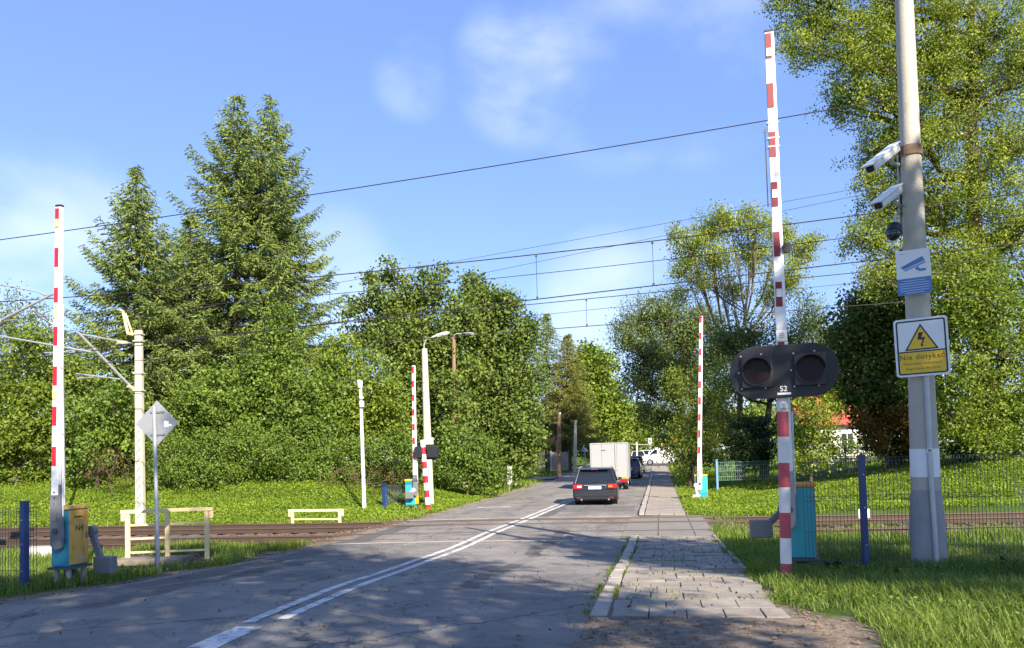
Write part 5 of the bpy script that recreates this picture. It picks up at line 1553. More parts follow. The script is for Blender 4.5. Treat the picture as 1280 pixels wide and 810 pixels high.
ML_spruce = leaf_mat('spruce_needles', (.060, .100, .028), (.265, .325, .070), .12, .6, .2)
ML_bright = leaf_mat('bright_leaves', (.080, .135, .017), (.265, .335, .040), .35)
ML_hedge = leaf_mat('hedge_leaves', (.050, .100, .015), (.205, .285, .038), .28)
ML_yellow = leaf_mat('yellow_green_leaves', (.070, .125, .016), (.23, .29, .035), .35)
ML_maple = leaf_mat('maple_leaves', (.045, .090, .017), (.205, .262, .042), .25)
ML_willow = leaf_mat('willow_leaves', (.060, .100, .026), (.20, .25, .062), .3)
ML_poplar = leaf_mat('poplar_leaves', (.085, .135, .018), (.325, .375, .052), .35)
ML_autumn = leaf_mat('turning_leaves', (.12, .185, .026), (.44, .47, .050), .4)
ML_dark = leaf_mat('dark_chestnut_leaves', (.042, .072, .016), (.165, .21, .042), .2)
ML_rust = leaf_mat('rusty_leaves', (.09, .05, .012), (.30, .17, .035), .3)
ML_ivy = leaf_mat('ivy_leaves', (.012, .034, .010), (.045, .085, .022), .15)
ML_clip = leaf_mat('clipped_hedge_leaves', (.014, .034, .010), (.05, .08, .018), .15)
ML_far = leaf_mat('far_tree_leaves', (0.102, 0.155, 0.024), (0.277, 0.338, 0.049), .35)
ML_dry = leaf_mat('dry_twigs_leaves', (.085, .055, .025), (.20, .12, .05), .15)

def spruce(label, px_base, D, px_top, py_top, prof, group='spruces behind the rails', n_w=None, seed=1, m=None, z_from=.06, dens=1.0, lean=0.0):
    """prof: list of (fraction of height, branch length m)"""
    rng = np.random.default_rng(seed)
    base = np.array(gb(px_base, D)); top = at(px_top, py_top, D)
    T = thing('spruce_tree', label, 'tree', base, group)
    H = top[2] - base[2]; ax = (top - base)
    mb = MB(); mb.tube([base - [0, 0, .2], base + ax * .4, base + ax * .8, top], [.30, .20, .09, .015], 9); build('trunk', mb, M_bark, T, 0, True)
    fr = np.array([p[0] for p in prof]); ln = np.array([p[1] for p in prof])
    C = []; U = []; Wv = []; tn = []
    bw = MB()
    z = z_from
    while z < .995:
        L0 = np.interp(z, fr, ln)
        nb = int(rng.integers(6, 9)) if z < .9 else 5
        az0 = rng.uniform(0, 6.28)
        for i in range(nb):
            az = az0 + 6.283 * i / nb + rng.normal(0, .22)
            Lb = 1.15 * L0 * rng.uniform(.68, 1.18)
            rise = np.interp(z, [0, .5, .8, 1], [-.30, -.12, .22, .75]) + rng.normal(0, .05)
            o = base + ax * min(.998, z + rng.uniform(-.01, .01))
            dirh = np.array([math.cos(az), math.sin(az), 0.0]); sd_ = np.array([-dirh[1], dirh[0], 0])
            ns = max(4, int(Lb / .15 * dens))
            tone = np.clip(rng.normal(.52, .16), .05, .95)
            t = (np.arange(ns) + rng.random(ns) * .6) / ns
            t = .12 + .88 * t
            P = o + dirh * (Lb * t)[:, None]
            P[:, 2] += Lb * (rise * t + .22 * np.maximum(0, t - .45) ** 1.6 * 2 - .10 * np.sin(t * 3.1))
            if z < .9 and i % 2 == 0: bw.tube([o, P[ns // 2], P[-1]], [.03 * (1.2 - z), .018 * (1.2 - z), .004], 4, False)
            for j in range(ns):
                lt = min(.8, .24 + .32 * Lb * (1 - t[j]) ** .8 + .05)
                for s_ in (-1, 1):
                    dv = dirh * .75 + sd_ * (s_ * rng.uniform(.5, 1.0)); dv[2] = -rng.uniform(.15, .75)
                    dv /= np.linalg.norm(dv)
                    nseg = max(3, int(lt / .075))
                    for q in range(nseg):
                        c = P[j] + dv * (lt * (q + .5) / nseg) + rng.normal(0, .025, 3)
                        C.append(c); U.append(dv * .115 + rng.normal(0, .022, 3)); Wv.append(rng.normal(0, 1, 3)); tn.append(tone + rng.normal(0, .12))
                if rng.random() < .55:
                    c = P[j] + [0, 0, -.12]; C.append(c); U.append(np.array([0, 0, -.15]) + rng.normal(0, .03, 3)); Wv.append(rng.normal(0, 1, 3)); tn.append(tone - .1)
                    c = P[j] + [0, 0, -.34]; C.append(c); U.append(np.array([0, 0, -.13]) + rng.normal(0, .03, 3)); Wv.append(rng.normal(0, 1, 3)); tn.append(tone - .15)
        z += np.interp(z, [0, .8, 1], [.026, .024, .016]) * rng.uniform(.8, 1.2)
    if bw.v: build('branches', bw, M_bark, T)
    C = np.array(C); U = np.array(U); Wv = unit(np.cross(U, np.array(Wv))) * .034
    V = np.stack([C - U, C + Wv, C + U, C - Wv], 1).reshape(-1, 3)
    leaf_mesh('crown', [(V, np.array(tn))], m or ML_spruce, T)

# --- spruces on the left
spruce('tallest spruce of the left pair, pointed top', 296, 46, 297, 116, [(0, 4.6), (.25, 5.3), (.45, 4.6), (.62, 3.3), (.8, 2.0), (.92, .8), (1, .1)], seed=3)
spruce('right spruce of the tall pair, nearly as high, ragged right side', 342, 47.5, 338, 120, [(0, 2.8), (.2, 3.4), (.42, 3.6), (.6, 3.1), (.8, 2.0), (.92, .9), (1, .12)], seed=8)
spruce('lower spruce left of the tall pair', 176, 44, 170, 209, [(0, 4.2), (.25, 4.5), (.5, 3.4), (.7, 2.2), (.86, 1.1), (.94, .5), (1, .1)], seed=5)
spruce('half hidden spruce in the gap behind the left pair', 236, 49, 238, 268, [(0, 4.4), (.3, 4.2), (.55, 3.0), (.8, 1.6), (.94, .5), (1, .1)], seed=14)
spruce('thin pale spruce top far off above the roadside trees', 684, 80, 683, 392, [(0, 3), (.5, 2.6), (.8, 1.3), (1, .1)], 'far trees along the road', seed=9, dens=.6)
spruce('drooping spruce at the garden fence, grey poles before it', 712, 76, 709, 418, [(0, 1.6), (.25, 3.2), (.6, 2.4), (.85, 1.0), (1, .1)], 'far trees along the road', seed=12, dens=.6, z_from=.22, m=leaf_mat('larch_needles', (0.087, 0.108, 0.024), (0.248, 0.243, 0.049), .2))

# --- left edge
tree('broadleaf_tree', 'yellow green tree at the left edge behind the barrier boom', 'tree', gb(20, 37), 37,
     [(12, 470, 46), (58, 482, 42), (95, 470, 34), (30, 525, 45), (70, 545, 40), (-30, 500, 60), (5, 560, 40), (40, 430, 30), (-20, 560, 45), (60, 585, 28)], ML_yellow, .19, 1.7, 30, 24, .30, .2, seed=21, group='broadleaf trees behind the rails')
tree('broadleaf_tree', 'pale thin crowned tree rising at the far left edge', 'tree', gb(0, 43), 43,
     [(5, 400, 30), (35, 410, 28), (60, 425, 30), (-20, 420, 45), (20, 372, 14), (45, 385, 12), (100, 440, 25), (-30, 380, 20)], ML_willow, .17, 2.2, 16, 22, .34, .16, seed=22, twig=.4, group='broadleaf trees behind the rails')
tree('tall_shrub', 'green shrub between the left boom and the catenary mast', 'shrub', gb(120, 35), 35,
     [(105, 515, 34), (140, 520, 34), (118, 560, 26), (150, 490, 26), (95, 590, 20), (160, 545, 25)], ML_hedge, .17, 1.6, 26, 24, .24, .08, seed=23, group='shrubs on the bank')
tree('dead_shrub', 'brown bare twigged shrub at the foot of the hedge by the mast', 'shrub', gb(140, 33.5), 33.5,
     [(125, 580, 20), (145, 575, 22), (158, 592, 16), (110, 592, 14)], ML_dry, .09, 3, 26, 12, .2, .04, seed=24, twig=.9, group='shrubs on the bank')
# --- climber mass on the spruces and hedge along the bank
tree('ivy_mound', 'big leafy climber mound under the right spruce', 'shrub', gb(300, 38), 38,
     [(262, 500, 46), (300, 520, 52), (330, 470, 44), (352, 430, 30), (365, 500, 46), (340, 545, 48), (285, 560, 44), (245, 555, 36), (395, 540, 42), (352, 395, 18), (230, 520, 30), (410, 490, 30)], ML_hedge, .15, 1.4, 46, 26, .22, .15, seed=25, group='leafy mounds on the bank', up=.5)
tree('hedge', 'dense clipped looking hedge at the top of the left bank', 'hedge', gb(290, 34.5), 34.5,
     [(200, 590, 24), (235, 588, 26), (270, 590, 26), (305, 588, 27), (340, 592, 26), (375, 590, 26), (215, 562, 24), (255, 562, 28), (300, 558, 30), (345, 562, 28), (185, 560, 20), (190, 600, 16)], ML_hedge, .11, 1.5, 62, 26, .17, .06, seed=26, up=.5, group='hedges on the bank', tb=.45)
tree('broadleaf_tree', 'light green bushy tree between the spruces and the maples', 'tree', gb(440, 40), 40,
     [(430, 470, 36), (465, 485, 34), (410, 455, 28), (445, 520, 40), (480, 530, 36), (410, 520, 32), (490, 500, 24), (425, 430, 18), (395, 480, 26), (455, 450, 20), (500, 545, 25)], ML_bright, .17, 1.6, 34, 24, .26, .14, seed=27, group='broadleaf trees behind the rails')
tree('hedge', 'overgrown hedge behind the slim camera pole, with dark gaps below', 'hedge', gb(450, 35), 35,
     [(405, 572, 26), (440, 570, 27), (475, 568, 28), (505, 566, 28), (400, 596, 16), (432, 600, 14), (478, 598, 15), (515, 590, 22)], ML_hedge, .12, 1.5, 56, 24, .18, .05, seed=28, group='hedges on the bank', tb=.42)
tree('dead_shrub', 'brown withered undergrowth in the hedge left of the far barrier', 'shrub', gb(470, 34), 34,
     [(420, 588, 10), (440, 592, 12), (470, 590, 10), (492, 592, 14), (410, 598, 9), (508, 598, 10)], ML_dry, .09, 3, 40, 14, .16, .03, seed=29, twig=.8, group='shrubs on the bank')
# --- big maples in the middle
tree('maple_tree', 'large dark green maple with a spiky top behind the street lamps', 'tree', gb(520, 47), 47,
     [(490, 395, 34), (470, 370, 14), (487, 345, 13), (463, 352, 9), (520, 375, 26), (548, 362, 15), (500, 430, 40), (545, 420, 42), (455, 420, 20), (520, 470, 46), (565, 470, 46), (545, 520, 48), (500, 505, 36), (575, 395, 28), (530, 345, 10), (435, 392, 9), (450, 385, 9), (548, 345, 7), (566, 502, 17, -4), (570, 540, 20, -4), (563, 474, 11, -3.2), (487, 330, 7), (465, 345, 7), (444, 380, 8), (552, 338, 6), (506, 352, 8)], ML_maple, .21, 1.35, 34, 22, .30, .35, seed=31, group='big maples left of the road')
tree('maple_tree', 'broad maple overhanging the left roadside, dark beneath', 'tree', gb(630, 49), 49,
     [(600, 370, 26), (588, 350, 10), (625, 385, 26), (640, 375, 12), (600, 420, 44), (645, 425, 34), (615, 470, 46), (655, 475, 30), (600, 520, 46), (640, 530, 38), (655, 560, 28), (610, 565, 38), (575, 555, 34), (660, 410, 16), (638, 585, 22), (655, 515, 24)], ML_maple, .21, 1.35, 36, 22, .30, .38, seed=32, group='big maples left of the road', tb=.42)
tree('hedge', 'leafy undergrowth between the far signal and the maple trunks', 'hedge', gb(585, 40), 40,
     [(560, 580, 28), (595, 590, 26), (572, 560, 26), (622, 596, 18), (548, 596, 18), (600, 565, 24)], ML_hedge, .15, 1.4, 44, 24, .2, .06, seed=33, group='hedges on the bank', tb=.4)
# --- trees down the road
tree('maple_tree', 'bright green maple above the white truck', 'tree', gb(742, 84), 84,
     [(735, 445, 18), (752, 455, 20), (725, 465, 16), (742, 485, 26), (765, 490, 20), (720, 500, 22), (750, 520, 26), (775, 520, 18), (728, 530, 20), (765, 545, 18), (705, 520, 16)], ML_bright, .34, 1.3, 15, 24, .5, .3, seed=41, group='far trees along the road')
tree('broadleaf_tree', 'sunlit light green tree at the far junction', 'tree', gb(790, 112), 112,
     [(785, 530, 16), (800, 520, 16), (812, 535, 13), (775, 545, 14), (800, 548, 14), (820, 525, 10), (790, 555, 12)], ML_far, .42, 1.4, 10, 22, .6, .25, seed=42, group='far trees along the road')
tree('roadside_shrub', 'low shrub behind the concrete pole left of the truck', 'shrub', gb(712, 78), 78,
     [(705, 560, 12), (722, 555, 12), (735, 562, 10), (745, 570, 8)], ML_far, .28, 1.5, 18, 22, .4, .08, seed=43)
# --- right side
tree('willow_tree', 'grey green willow rising right of the truck, feathery crown', 'tree', gb(872, 62), 62,
     [(800, 400, 24), (830, 390, 26), (785, 425, 20), (815, 440, 32), (855, 420, 34), (800, 475, 26), (840, 480, 36), (870, 460, 30), (815, 515, 22), (850, 530, 30), (880, 400, 26), (775, 410, 10), (905, 440, 26), (835, 555, 16), (870, 540, 24)], ML_willow, .24, 2.3, 27, 26, .42, .38, seed=51, group='trees on the right', twig=.35, droop=.35)
tree('broadleaf_tree', 'open crowned tree with yellow tips and bare limbs showing', 'tree', gb(925, 50), 50,
     [(862, 308, 27), (885, 290, 24), (915, 283, 22), (945, 280, 22), (856, 340, 20), (975, 295, 26), (1000, 315, 22), (985, 345, 22), (895, 325, 26), (940, 318, 28), (915, 362, 22), (965, 365, 24), (845, 290, 11), (1014, 300, 12), (850, 368, 13), (900, 268, 13), (935, 265, 10), (880, 355, 18)], ML_autumn, .16, 2.0, 34, 28, .28, .22, seed=52, group='trees on the right', twig=.25, trunk_top=at(930, 380, 50), limb_lo=.55, tb=.35, tv=.3, bark=M_barkpale)
tree('willow_tree', 'grey leaved tree behind the black signal board', 'tree', gb(955, 47), 47,
     [(905, 430, 30), (940, 420, 30), (985, 425, 30), (1015, 400, 24), (960, 470, 36), (915, 480, 30), (1000, 465, 30), (1030, 430, 26), (890, 510, 26), (1045, 470, 24), (1010, 375, 10)], ML_willow, .20, 2.3, 28, 26, .38, .25, seed=53, group='trees on the right', twig=.4, droop=.2)
tree('willow_bush', 'yellowish willow bush behind the far right barrier boom', 'shrub', gb(862, 44), 44,
     [(858, 490, 26), (845, 470, 18), (880, 500, 24), (865, 530, 28), (885, 545, 24), (848, 545, 16), (895, 480, 20), (862, 565, 20), (905, 520, 22), (855, 590, 14)], ML_poplar, .15, 2.2, 30, 24, .26, .12, seed=54, group='bushes on the right', tb=.4, droop=.2)
tree('clipped_hedge', 'dark clipped hedge block behind the signal', 'hedge', gb(944, 42), 42,
     [(928, 535, 17), (952, 533, 18), (930, 555, 17), (956, 555, 18), (968, 540, 12), (942, 545, 18), (972, 560, 10), (918, 550, 10), (932, 575, 14), (955, 576, 14), (918, 570, 9), (944, 566, 14)], ML_clip, .11, 1.4, 80, 24, .14, .06, seed=55)
tree('round_bush', 'fresh green bush right of the signal board', 'shrub', gb(1012, 35.2), 35.2,
     [(1000, 500, 26), (1022, 520, 24), (990, 535, 26), (1015, 548, 22), (1030, 490, 18), (1045, 512, 14), (985, 560, 16), (1035, 545, 12), (1005, 475, 16), (995, 578, 16), (1020, 574, 16), (1040, 568, 12)], ML_bright, .15, 1.6, 34, 24, .22, .1, seed=56, group='bushes on the right', tb=.6)
tree('chestnut_tree', 'dark crowned chestnut in front of the white house', 'tree', gb(1120, 37), 37,
     [(1080, 400, 40), (1110, 370, 36), (1070, 445, 42), (1105, 440, 50), (1140, 420, 46), (1095, 490, 42), (1060, 490, 26), (1130, 485, 44), (1090, 530, 24), (1060, 415, 24), (1150, 530, 34), (1118, 560, 16), (1140, 562, 16), (1095, 556, 12)], ML_dark, .20, 1.5, 40, 24, .27, .3, seed=57, group='trees on the right')
tree('turning_shrub', 'shrub with rusty orange leaves below the chestnut crown', 'shrub', gb(1105, 35.5), 35.5,
     [(1090, 535, 16), (1110, 530, 18), (1128, 520, 18), (1100, 552, 12), (1135, 545, 16), (1080, 520, 10)], ML_rust, .14, 1.6, 40, 22, .18, .05, seed=58)
tree('poplar_tree', 'huge yellow green poplar filling the upper right corner', 'tree', gb(1235, 33), 33,
     [(985, -10, 36), (1020, 30, 50), (1065, 70, 52), (1110, 30, 60), (1050, -30, 50), (1110, 120, 58), (1170, 60, 66), (1105, 190, 46), (1150, 170, 60), (1110, 260, 46), (1160, 250, 58), (1210, 130, 62), (1230, 40, 66), (1080, 300, 34), (1130, 330, 50), (1190, 330, 54), (1220, 240, 56), (1270, 180, 60), (1290, 80, 60), (1140, -50, 70), (1260, 300, 52), (1000, 60, 24), (1050, 130, 30), (1240, -40, 60), (1300, 260, 50), (1090, 225, 24), (1095, 350, 26)],
     ML_poplar, .112, 1.6, 34, 42, .20, .40, seed=59, tv=.27, group='trees on the right', twig=.12, trunk_top=at(1210, 20, 33), bark=M_bark, rough=.3)
tree('ivy_tree', 'ivy wrapped tree at the right edge in bright leaf', 'tree', gb(1258, 33.6), 31.5,
     [(1190, 400, 48), (1240, 390, 50), (1200, 460, 52), (1255, 450, 54), (1290, 400, 50), (1185, 520, 42), (1235, 520, 44), (1285, 500, 46), (1215, 370, 44), (1225, 545, 26), (1255, 548, 24), (1180, 350, 36), (1235, 345, 36), (1160, 470, 36), (1165, 420, 30)], ML_bright, .13, 1.5, 36, 24, .22, .25, seed=60, group='trees on the right', tb=.45)
tree('ivy_column', 'dark ivy hanging on a trunk beside the right edge', 'shrub', gb(1252, 35.5), 33,
     [(1255, 540, 26), (1230, 555, 22), (1275, 552, 26), (1200, 560, 18), (1265, 360, 22), (1252, 300, 16)], ML_ivy, .13, 1.3, 50, 24, .2, .12, seed=61)
tree('bramble', 'bramble and tall weeds along the dark fence on the right bank', 'shrub', gb(1215, 38), 38,
     [(1180, 565, 12), (1210, 562, 13), (1245, 560, 16), (1275, 566, 14), (1160, 568, 9)], ML_hedge, .13, 1.5, 40, 22, .18, .04, seed=62)
tree('wild_hedge', 'yellowish wild hedge in front of the white house', 'hedge', gb(1050, 44), 44,
     [(1000, 556, 15), (1025, 552, 15), (1062, 560, 13), (1080, 556, 15), (985, 562, 14), (1000, 576, 12), (1028, 574, 12), (1055, 576, 12), (1080, 574, 12), (1105, 572, 12), (1100, 556, 15), (1120, 560, 13), (1038, 562, 10)], ML_yellow, .13, 1.8, 40, 22, .2, .04, seed=63, tb=.3)
tree('roadside_hedge', 'dark overhanging bushes beside the far pavement', 'hedge', gb(862, 60), 58,
     [(850, 575, 10), (862, 570, 14), (870, 555, 18), (885, 570, 14), (860, 550, 14), (905, 575, 12)], ML_dark, .2, 1.5, 26, 22, .3, .08, seed=64)
for i, (px, lab) in enumerate(((900, 'small weed clump behind the far right fence'),)):
    pass

# --- trees outside the frame to the right and behind, whose shade falls over the crossing
def shade_tree(label, u0, p0, lobes, seed, lsize=.20, ncl=11, nl=20, csig=.36, tr=.3):
    # lobes given as (along the sun bearing, across it, height, radius) round the trunk
    def xy(u, p): return (.4226 * u + .906 * p, -.906 * u + .4226 * p)
    x, y = xy(u0, p0)
    tree('roadside_tree', label, 'tree', (x, y, gz(x, y)), 10, [(*xy(u0 + u, p), z, r_) for u, p, z, r_ in lobes], ML_maple, lsize, 1.5, ncl, nl, csig, tr, seed=seed, world=True, group='roadside trees casting shade', twig=.25)
shade_tree('roadside tree out of frame to the right of the fence', 7, 9.4, [(0, 9.2, 9.0, 1.7), (.4, 8.9, 11.4, 1.3), (-.3, 9.8, 12.6, 1.5), (0, 8.5, 10.2, 1.0), (.3, 8.6, 12.6, .9), (0, 9.0, 13.9, 1.1), (.3, 10.4, 8.2, 1.2), (.2, 12.2, 8.6, 1.2), (-.2, 11.4, 11.6, 1.1), (.3, 8.7, 7.0, 1.1), (0, 10.2, 6.4, 1.0), (.4, 12.8, 10.8, 1.1), (0, 10.2, 10.6, .8), (0, 7.8, 11.3, .75), (.2, 7.9, 10.1, .6), (0, 8.0, 12.4, .6), (0, 9.3, 6.0, 1.3), (0, 11.4, 6.4, 1.2), (0, 8.2, 5.4, .9), (0, 12.8, 5.6, 1.0)], 71, ncl=22, lsize=.24)
shade_tree('tall roadside tree behind the viewer, its shade over the road centre', 8, 3.4, [(0, 3.2, 9.4, 1.5), (.4, 4.2, 10.6, 1.0), (-.4, 2.0, 11.2, 1.4), (.2, 3.4, 12.4, 1.4), (0, 1.6, 13.2, 1.4), (.3, 4.3, 13.4, 1.1), (0, 3.2, 14.2, 1.2), (-.3, 2.2, 15.4, 1.3), (.2, 3.0, 16.6, .9), (0, 4.7, 9.0, .7), (.3, 1.2, 9.3, 1.0)], 72, ncl=16, lsize=.25, tr=.38)
shade_tree('second roadside tree behind the viewer, its shade over the left verge', 8.4, -.8, [(0, -.6, 10.4, 1.4), (.4, .6, 12.2, 1.4), (-.4, -1.9, 12.0, 1.4), (0, -.4, 14.2, 1.6), (.3, -2.2, 14.0, 1.3), (-.3, .8, 15.2, 1.2), (0, -.9, 14.7, 1.1), (.2, .7, 17.4, .9), (.1, .3, 16.4, .6), (0, -3.0, 13.0, 1.0), (0, -3.2, 14.6, 1.0)], 73, ncl=16, lsize=.25, tr=.38)
# --- far woodland closing the view
def far_wood():
    rng = np.random.default_rng(5); parts = []
    for k in range(120):
        x = -130 + 260 * k / 119 + rng.normal(0, 1.5); y = 128 + rng.uniform(0, 30) + abs(x) * .05
        h = rng.uniform(6, 10.5); z = gz(x, y)
        for q in range(4):
            c = np.array([x + rng.normal(0, 2), y + rng.normal(0, 2), z + h * rng.uniform(.2, .9)])
            P, d = lobe_clusters(c, rng.uniform(1.8, 3.0), 16, rng)
            P[:, 2] = np.maximum(P[:, 2], z)
            C = np.repeat(P, 14, 0) + rng.normal(size=(16 * 14, 3)) * .7
            parts.append(leaf_quads(C, .75, 1.4, np.full(len(C), .5) + rng.normal(0, .15, len(C)), .4, np.repeat(d, 14, 0), 0, rng))
    o = leaf_mesh('distant_woodland', parts, ML_far)
    tag(o, 'distant belt of green woodland closing the view', 'woodland', None, 'stuff')
far_wood()

# ------------------------------------------------------------------ grass and ground plants
ML_grass = leaf_mat('grass_blades', (0.058, 0.115, 0.015), (0.219, 0.284, 0.043), .35, .5, .3)
ML_clover = leaf_mat('bank_plants', (0.095, 0.169, 0.015), (0.277, 0.365, 0.036), .35, .55, .25)

def allowed(x, y, edge=.08):
    a, b = road_ab(x, y); s = track_s(x, y)
    r_ = np.where(y < 7.6, 1.75 - .08 * (7.6 - y) , np.where(s > S_BED1 - .6, SWR_FAR, SWR_NEAR)) + edge
    ok = (b < BL - .42 + .2 * np.sin(y * 2.1) + .1 * np.sin(y * 5.3)) | (b > r_ + .06 * np.sin(y * 5))
    side = (b < BL) & (a > 59) & (a < 64.6)
    cul = (np.abs(x + 7.9) < 1.35) & (np.abs(y - 16.3) < 1.05 + .15 * np.sin(x * 5))
    return ok & ~side & ~cul

def blades(name, label, n, xr, yr, cond, h, w, m, bend=.35, clump=.6, seed=0, tb=.5, free=False, lift=0.0):
    rng = np.random.default_rng(seed)
    x = rng.uniform(xr[0], xr[1], n); y = rng.uniform(yr[0], yr[1], n)
    k = (allowed(x, y) | free) & cond(x, y); x = x[k]; y = y[k]
    nz = np.sin(x * 1.9 + 2 * np.sin(y * 1.3)) * .5 + np.sin(y * 2.7 + x * .8) * .5
    keep = rng.random(len(x)) < (1 - clump * .5 + clump * .5 * nz); x = x[keep]; y = y[keep]; nz = nz[keep]
    z = terr(x, y, False) - .01 + lift; M = len(x)
    hh = h * rng.uniform(.45, 1.25, M) * (1 + .25 * nz)
    az = rng.uniform(0, 6.283, M); d = np.stack([np.cos(az), np.sin(az), np.zeros(M)], 1); sd_ = np.stack([-np.sin(az), np.cos(az), np.zeros(M)], 1)
    B = np.stack([x, y, z], 1); bd = (bend * rng.uniform(.2, 1.5, M) * hh)[:, None]
    ww = (w * rng.uniform(.7, 1.3, M))[:, None]
    mid = B + d * bd * .35 + np.array([0, 0, 1]) * (hh * .58)[:, None]
    tip = B + d * bd + np.array([0, 0, 1]) * (hh * .93)[:, None]
    V = np.stack([B - sd_ * ww * .5, B + sd_ * ww * .5, mid + sd_ * ww * .42, mid - sd_ * ww * .42, tip], 1).reshape(-1, 3)
    I = np.arange(M)[:, None] * 5
    loops = np.concatenate([I + [0, 1, 2, 3], I + [3, 2, 4]], 1).ravel()
    starts = (np.arange(M)[:, None] * 7 + [0, 4]).ravel(); tot = np.tile([4, 3], M)
    tint = np.repeat(np.clip(tb + .26 * nz + rng.normal(0, .24, M), 0, 1), 2)
    o = np_mesh(name, V, loops, starts, tot, m, tint)
    return tag(o, label, 'grass', None, 'stuff')

def rosettes(name, label, n, xr, yr, cond, size, m, hmax=.25, seed=0, nl=5):
    rng = np.random.default_rng(seed)
    x = rng.uniform(xr[0], xr[1], n); y = rng.uniform(yr[0], yr[1], n)
    k = allowed(x, y, .15) & cond(x, y); x = x[k]; y = y[k]
    nz = np.sin(x * 1.1 + 2 * np.sin(y * .7)) * .5 + np.sin(y * 1.7 + x * .5) * .5
    z = terr(x, y, False)
    C = np.repeat(np.stack([x, y, z], 1), nl, 0); M = len(C)
    hz = np.repeat(hmax * (1 + .5 * nz), nl) * rng.random(M)
    C = C + np.stack([rng.normal(0, .09, M), rng.normal(0, .09, M), hz], 1)
    t = np.repeat(.5 + .22 * nz, nl) + rng.normal(0, .17, M)
    V, t = leaf_quads(C, size, 1.5, t, 1.0, None, 0, rng)
    n4 = len(V) // 4
    o = np_mesh(name, V, np.arange(4 * n4), np.arange(n4) * 4, np.full(n4, 4), m, np.clip(t, 0, 1))
    return tag(o, label, 'ground plants', None, 'stuff')

ML_straw = leaf_mat('dry_stems', (.16, .13, .05), (.38, .32, .14), .25)
S_OK = lambda x, y: (track_s(x, y) < S_BED0 + .1)
blades('grass', 'long green grass on the near right verge', 170000, (1.2, 10.5), (4.5, 13.5), S_OK, .18, .010, ML_grass, .9, .6, 1)
blades('grass', 'green grass on the near left verge', 60000, (-15, -5.0), (7.5, 19), S_OK, .19, .015, ML_grass, .5, .5, 2)
blades('grass', 'green grass between the right fence and the rails', 95000, (2.5, 20), (12.5, 20), lambda x, y: (track_s(x, y) < S_BED0 + .25 + (x < 6) * 2.0), .20, .015, ML_grass, .5, .5, 3)
blades('grass', 'grass strip left of the near rails', 10000, (-9.5, -5), (15.5, 20.5), lambda x, y: (track_s(x, y) > S_BED0 - 3) & (np.sin(x * 2.3) > -.4) & (track_s(x, y) < 19.2), .14, .015, ML_grass, .5, .6, 4)
B_OK = lambda x, y: (track_s(x, y) > S_BED1 + .05 + .25 * np.sin(x * 1.7))
rosettes('bank_plants', 'low leafy plants covering the bank beyond the tracks', 80000, (-30, 32), (25.5, 42), B_OK, .085, ML_clover, .16, 5, 5)
blades('grass', 'bright grass on the bank beyond the tracks', 160000, (-26, 28), (25.5, 40), B_OK, .17, .018, ML_clover, .5, .5, 6)
blades('grass', 'roadside grass further down the road', 50000, (-14, 30), (42, 84), lambda x, y: np.abs(road_ab(x, y)[1] + 4) < 16, .26, .035, ML_clover, .5, .5, 7)
blades('dry_grass', 'scattered dry stems in the near verges', 5000, (-14, 12), (5, 19), S_OK, .26, .006, ML_straw, .6, .8, 9)
def near_joint(x, y):
    a, b = road_ab(x, y)
    return ((np.abs(b - (BR + .19)) < .02) | (np.abs(b - (BR - .03)) < .035) | (np.abs(b - SWR_NEAR + .02) < .05) | (np.abs(((a - 7.75) % .52)) < .02) & (np.abs(b - .25) < .85)) & (a > 7.8) & (a < 19) & (np.sin(a * 2.9 + b) + np.sin(a * 7.3) * .6 > .25)
blades('joint_grass', 'little tufts of grass in the pavement joints and along the kerb', 170000, (.6, 5.5), (7.5, 19), near_joint, .055, .007, ML_grass, .8, .2, 12, free=True, lift=.05)
blades('grass', 'sparse grass between the right hand rails', 26000, (4, 22), (16.5, 26), lambda x, y: (road_ab(x, y)[1] > 1.5) & (track_s(x, y) > 18.6) & (track_s(x, y) < 26) & (np.sin(x * 2.1) + np.sin(y * 3.3 + x) > -.3), .15, .016, ML_grass, .7, .4, 13)
rosettes('verge_weeds', 'small broad leaved weeds in the near verges', 6000, (-14, 10.5), (5, 15), S_OK, .045, ML_grass, .14, 8, 5)
# dock plants beside the right fence
for i, (px, py, Yd, lab) in enumerate(((1040, 706, 10.9, 'dark dock plant between signal pole and blue fence post'), (1262, 716, 10.2, 'broad leaved dock plant at the right edge of the grass'))):
    rng = np.random.default_rng(100 + i)
    c = at(px, py, Yd); c[2] = gz(c[0], c[1])
    T = thing('dock_plant', lab, 'plant', c, 'dock plants in the grass')
    mb = MB()
    for k in range(16):
        az = rng.uniform(0, 6.28); el = rng.uniform(.5, 1.2); L_ = rng.uniform(.14, .28)
        d = np.array([math.cos(az) * math.cos(el), math.sin(az) * math.cos(el), math.sin(el)]); sdv = np.array([-math.sin(az), math.cos(az), 0]) * L_ * .22
        b0 = c + d * L_ * .3; m_ = c + d * L_ * .8; tip = c + d * L_ * 1.3 - np.array([0, 0, .06])
        mb.add([c, b0 + sdv * .7, b0 - sdv * .7, m_ + sdv, m_ - sdv, tip], [(0, 1, 2), (1, 3, 4, 2), (3, 5, 4)])
    o = build('leaf_rosette', mb, leaf_mat('dock_leaves', (.03, .07, .015), (.03, .07, .015), .2), T)

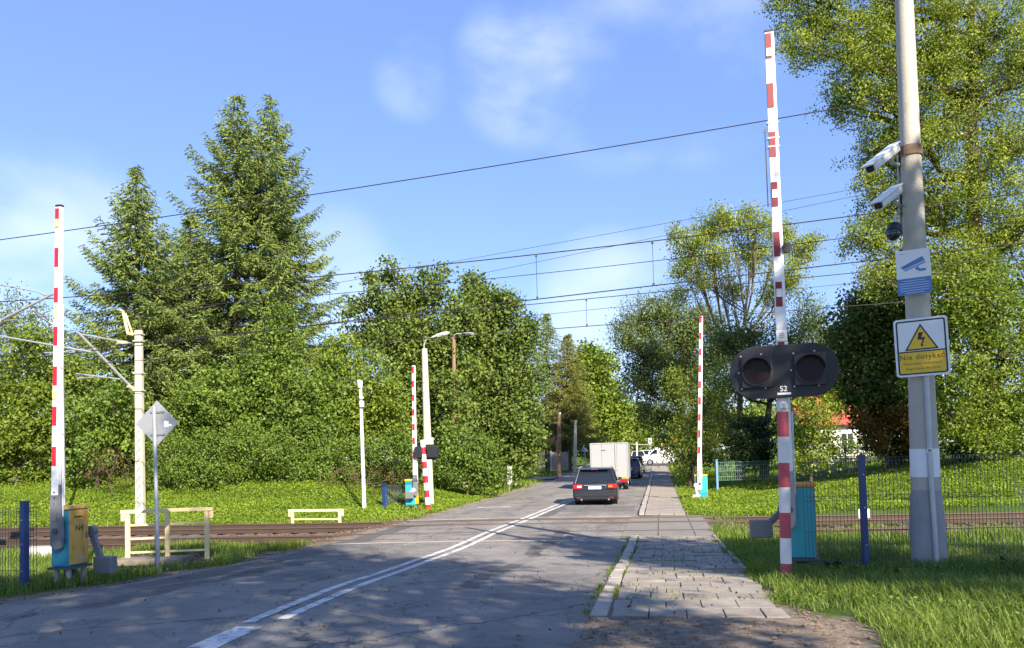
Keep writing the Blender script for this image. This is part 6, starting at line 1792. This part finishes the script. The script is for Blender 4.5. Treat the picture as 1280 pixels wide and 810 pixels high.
def pebbles():
    rng = np.random.default_rng(77); V = []; Fc = []
    mb = MB()
    def add(x, y, r_, lift=0.0):
        z = float(terr(np.array([x]), np.array([y]))[0]) + r_ * .3 + lift
        vs = [(x + r_ * rng.uniform(.7, 1.3) * dx, y + r_ * rng.uniform(.7, 1.3) * dy, z + r_ * .7 * rng.uniform(.7, 1.3) * dz) for dx, dy, dz in ((1, 0, 0), (-1, 0, 0), (0, 1, 0), (0, -1, 0), (0, 0, 1), (0, 0, -1))]
        mb.add(vs, [(0, 2, 4), (2, 1, 4), (1, 3, 4), (3, 0, 4), (2, 0, 5), (1, 2, 5), (3, 1, 5), (0, 3, 5)])
    for k in range(1500):
        a, b = rng.uniform(3.5, 7.7), rng.uniform(-.7, 2.2)
        x, y = ab_xy(a, b); add(x, y, abs(rng.normal(.006, .009)) + .003)
    for k in range(700):
        a, b = rng.uniform(7, 19), SWR_NEAR + .1 + abs(rng.normal(0, .12)); x, y = ab_xy(a, b); add(x, y, abs(rng.normal(.008, .008)) + .003)
    for k in range(900):
        a, b = rng.uniform(8, 20), BL - .02 - abs(rng.normal(0, .16)); x, y = ab_xy(a, b); add(x, y, abs(rng.normal(.010, .010)) + .004)
    for k in range(6500):
        t, s = rng.uniform(-16, 16), rng.uniform(S_BED0 + .2, S_BED1 + .3)
        x, y, _ = TS(t, s, 0); a, b = road_ab(x, y)
        if BL - .5 < b < 1.6: continue
        if b > 0 and s < 20.5: continue
        add(x, y, rng.uniform(.02, .045))
    for k in range(900):
        x, y = rng.normal(-8.0, 1.0), rng.normal(17.3, .45); add(x, y, rng.uniform(.02, .05))
        x, y = rng.normal(-4.4, 1.0), rng.normal(27.8, .7)
        if road_ab(x, y)[1] < BL - .4: add(x, y, rng.uniform(.03, .07))
    o = build('gravel', mb, mat('gravel_stone', (.15, .105, .075), .9, var=.45, scale=9)); tag(o, 'loose gravel and track ballast', 'gravel', None, 'stuff')
pebbles()

def fallen_leaves():
    rng = np.random.default_rng(31)
    P = []
    for k in range(520):
        a, b = rng.uniform(5, 19), rng.uniform(-.9, 1.5) if rng.random() < .6 else rng.uniform(-8.2, -1)
        x, y = ab_xy(a, b); lift = .078 if (b > BR and a > 7.8) else .03
        P.append((x, y, float(zp(y)) + lift + (.03 if b < BR else 0)))
    V, t = leaf_quads(np.array(P), .045, 1.5, rng.uniform(0, 1, len(P)), 4.0, None, 0, rng)
    n4 = len(V) // 4
    o = np_mesh('fallen_leaves', V, np.arange(4 * n4), np.arange(n4) * 4, np.full(n4, 4), ML_dry, t); tag(o, 'scattered dry leaves on road and pavement', 'fallen leaves', None, 'stuff')
fallen_leaves()
